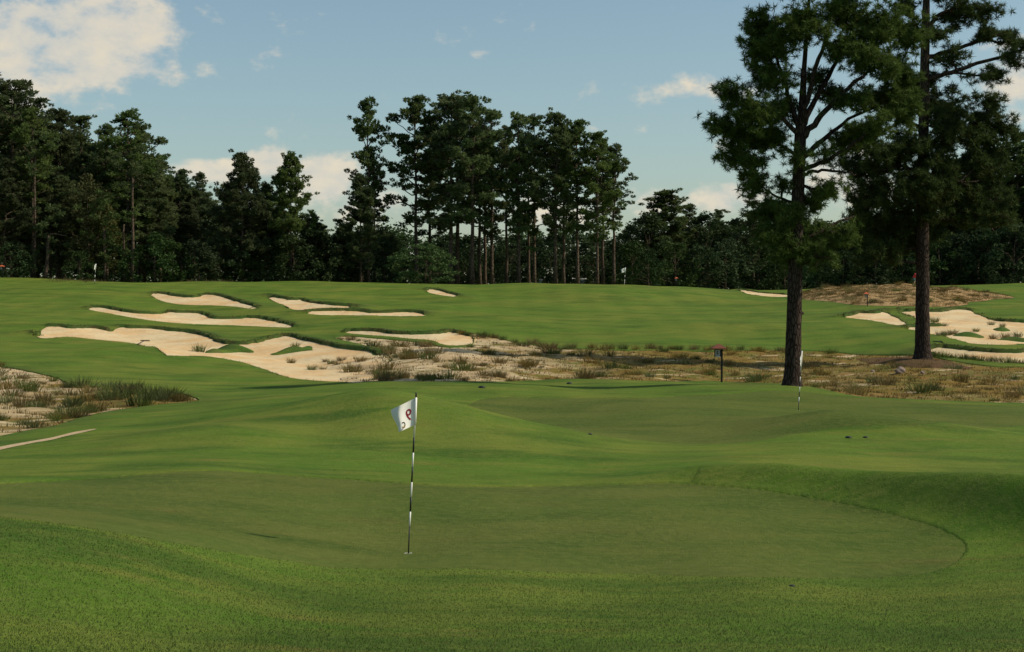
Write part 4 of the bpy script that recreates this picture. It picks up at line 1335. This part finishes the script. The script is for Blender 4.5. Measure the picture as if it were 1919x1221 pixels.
# ------------------------------------------------------------------ stones, tee markers, rakes
M_stone = plain('granite', (.24, .18, .15), .9, .2, .25)
def stone(label, px, py, r):
    h = hit(px, py); z = top_z(h[0], h[1])[0]
    import bmesh
    bm = bmesh.new(); bmesh.ops.create_icosphere(bm, subdivisions=3, radius=1)
    rng = np.random.default_rng(int(px))
    ph = rng.uniform(0, 6, 6)
    for v in bm.verts:
        c = v.co
        k = 1 + .16 * math.sin(c.x * 2.3 + ph[0]) * math.sin(c.y * 2.7 + ph[1]) + .10 * math.sin(c.z * 4 + ph[2] + c.x * 3) + .05 * math.sin(c.y * 8 + ph[3])
        v.co = Vector((c.x * r * k, c.y * r * .8 * k, (c.z * .8 + .35) * r * k))
    me = bpy.data.meshes.new('boulder'); bm.to_mesh(me); bm.free(); me.materials.append(M_stone)
    o = obj('boulder', me, None, (h[0], h[1], z)); tag(o, label, 'stone')
stone('largest reddish boulder on the grass right of the big pine', 1687, 699, .27)
stone('small reddish stone left of the largest boulder', 1636, 696, .12)
stone('small reddish stone right of the largest boulder', 1729, 701, .14)

def marker(label, px, py, r=.10):
    h = hit(px, py, 58.0 if py < 760 else 6.0); z = top_z(h[0], h[1])[0]
    mb = MB()
    prof = [(0, 1.0), (.05, 1.0), (.09, .85), (.11, .5)]
    mb.tube(np.array([(0, 0, -.02 if i == 0 else a * r * 5) for i, (a, b) in enumerate(prof)]), [r * b for a, b in prof], 14)
    o = obj('tee_marker', mb.mesh('tee_marker', M_black, True), None, (h[0], h[1], z)); tag(o, label, 'tee marker', 'black markers on the turf')
marker('black disc marker on the turf right of the nine flag', 903, 727, .14)
marker('black disc marker on the crest below the waste area', 1067, 719, .14)
marker('left of two black disc markers on the right-hand mound', 1590, 821, .09)
marker('right of two black disc markers on the right-hand mound', 1622, 820, .07)
marker('black disc marker on the front edge of the second green', 1106, 814, .06)
marker('black disc marker in front of the nearest green', 1484, 1099, .035)

M_wood = plain('rake_wood', (.045, .030, .020), .7)
def rake(label, a, b, tip):
    pa, pb = hit(*a), hit(*b)
    za, zb = top_z(*pa)[0], top_z(*pb)[0]
    A = np.array([pa[0], pa[1], za + .05]); B = np.array([pb[0], pb[1], zb + tip])
    o = empty('bunker_rake', A); D = B - A
    mb = MB(); mb.tube(np.array([np.zeros(3), D / 2, D]), [.03, .03, .03], 8); obj('handle', mb.mesh('handle', M_wood, True), o)
    s = np.array([-D[1], D[0], 0]); s = s / np.linalg.norm(s) * .3
    mb = MB(); mb.tube(np.array([D - s, D, D + s]), [.03, .03, .03], 6); hd = obj('head', mb.mesh('head', M_wood), o)
    mb = MB()
    for t in np.linspace(-1, 1, 9):
        p = D + s * t; mb.tube(np.array([p, p - np.array([0, 0, .05]), p - np.array([0, 0, .1])]), [.012, .01, .006], 5)
    obj('tines', mb.mesh('tines', M_black), hd)
    tag(o, label, 'rake')
rake('dark rake at the front edge of the largest left bunker', (258, 646), (272, 643), .22)
rake('dark rake on the turf above the orange-tinted bunker', (1768, 650), (1757, 645), .15)

# ------------------------------------------------------------------ pale structures beyond the grove
M_pale = plain('pale_wall', (.62, .68, .74), .6)
for lab, x0, x1, y0, y1, d in [('pale structure seen low between the grove trunks, left one', 1003, 1016, 522, 534, 245), ('pale structure seen low between the grove trunks, right one', 1074, 1098, 520, 538, 245)]:
    a, b = at(x0, y1, d), at(x1, y0, d)
    z = float(ground_z((a[0] + b[0]) / 2, d)[0]); w = b[0] - a[0]; h = max(1.6, b[2] - z)
    o = empty('shed', ((a[0] + b[0]) / 2, d, z))
    mb = MB(); mb.box((0, 1.2, h * .45 - .1), (w, 2.4, h * .9 + .2)); obj('wall', mb.mesh('wall', M_pale), o)
    mb = MB(); W = w / 2 + .12
    mb.add([(-W, -.15, h * .9), (W, -.15, h * .9), (W, 2.55, h * .9), (-W, 2.55, h * .9), (-W, 1.2, h), (W, 1.2, h)], [(0, 1, 5, 4), (2, 3, 4, 5), (3, 2, 1, 0)], [(0, 4, 3), (1, 2, 5)])
    obj('roof', mb.mesh('roof', M_white), o)
    tag(o, lab, 'shed')

# ------------------------------------------------------------------ golfer bending over beside the right-hand pine
def golfer():
    d = 172.0
    a = at(1712.5, 537, d); z = float(top_z(a[0], d)[0])
    o = empty('person', (a[0], d, z), math.radians(-20))
    M_skin = plain('skin', (.48, .30, .22), .6); M_shirt = plain('red_shirt', (.55, .05, .05), .8); M_short = plain('teal_shorts', (.07, .14, .13), .8); M_cap = plain('white_cap', (.75, .75, .73), .7)
    hip = np.array([0, .12, .88]); chest = np.array([.22, -.10, 1.22]); neck = np.array([.36, -.16, 1.30]); head = np.array([.47, -.20, 1.31])
    body = MB()
    body.tube(np.array([hip, (hip + chest) / 2, chest, neck, head]), [.14, .145, .16, .06, .06], 12)
    for s in (-1, 1):
        h = hip + np.array([0, s * .09, -.02]); k = np.array([.08, s * .12 + .1, .48]); f = np.array([-.02, s * .14 + .1, .07])
        body.tube(np.array([h, (h + k) / 2, k, (k + f) / 2, f]), [.095, .085, .058, .058, .038], 10)
        body.tube(np.array([f + [-.06, 0, -.02], f + [.06, 0, -.035], f + [.19, 0, -.045]]), [.04, .045, .03], 8)
        sh = chest + np.array([.04, s * .19, .02]); el = np.array([.34, s * .20 - .12, .93]); wr = np.array([.40, s * .05 - .12, .70])
        body.tube(np.array([sh, (sh + el) / 2, el, (el + wr) / 2, wr]), [.058, .05, .042, .038, .028], 9)
        pm = wr + np.array([.01, -s * .01, -.09])
        body.tube(np.array([wr, (wr + pm) / 2, pm]), [.028, .038, .034], 8)
        for q in range(4):
            st = pm + np.array([-.03 + q * .02, 0, 0]); L = (.065, .075, .07, .055)[q]
            body.tube(np.array([st, st + [0, -s * .015, -L * .6], st + [0, -s * .04, -L]]), [.010, .0095, .008], 6)
        st = wr + np.array([.03, 0, -.04]); body.tube(np.array([st, st + [.03, -s * .01, -.03], st + [.035, -s * .025, -.06]]), [.012, .011, .009], 6)
    sp = MB()
    th = np.linspace(0, math.pi, 9)
    sp.tube(np.array([head + np.array([.10, -.03, -.02]) + np.array([0, 0, 1]) * (-.125 * math.cos(t)) for t in th]), [max(.012, .092 * math.sin(t)) for t in th], 14)
    body.add(np.concatenate(sp.v), np.concatenate(sp.q), np.concatenate(sp.t))
    nose = head + np.array([.195, -.06, -.03]); body.tube(np.array([nose - [.03, 0, -.03], nose, nose - [.02, 0, .02]]), [.012, .017, .01], 6)
    bo = obj('body', body.mesh('body', M_skin, True), o)
    rm = bo.modifiers.new('r', 'REMESH'); rm.mode = 'VOXEL'; rm.voxel_size = .011; rm.use_smooth_shade = True
    m = MB(); m.tube(np.array([hip + [-.01, 0, .03], (hip + chest) / 2, chest, chest * .5 + neck * .5]), [.155, .165, .185, .10], 14)
    for s in (-1, 1):
        sh = chest + np.array([.04, s * .17, .02]); el = np.array([.34, s * .20 - .12, .93]); m.tube(np.array([sh, sh * .7 + el * .3, sh * .4 + el * .6]), [.085, .08, .075], 10)
    obj('shirt', m.mesh('shirt', M_shirt, True), o)
    m = MB(); m.tube(np.array([hip + [0, 0, .06], hip, hip - [0, 0, .1]]), [.155, .16, .15], 14)
    for s in (-1, 1):
        h = hip + np.array([0, s * .09, -.02]); k = np.array([.08, s * .12 + .1, .48]); m.tube(np.array([h, (h + k) / 2, h * .15 + k * .85]), [.12, .11, .10], 10)
    obj('shorts', m.mesh('shorts', M_short, True), o)
    m = MB(); c = head + np.array([.09, -.03, .05]); m.tube(np.array([c, c + [0, 0, .05], c + [0, 0, .085]]), [.105, .095, .03], 12); m.box(c + np.array([.13, -.02, -.005]), (.12, .15, .012)); obj('cap', m.mesh('cap', M_cap, True), o)
    tag(o, 'golfer in a red shirt bending over beside the right-hand pine trunk', 'person')
golfer()
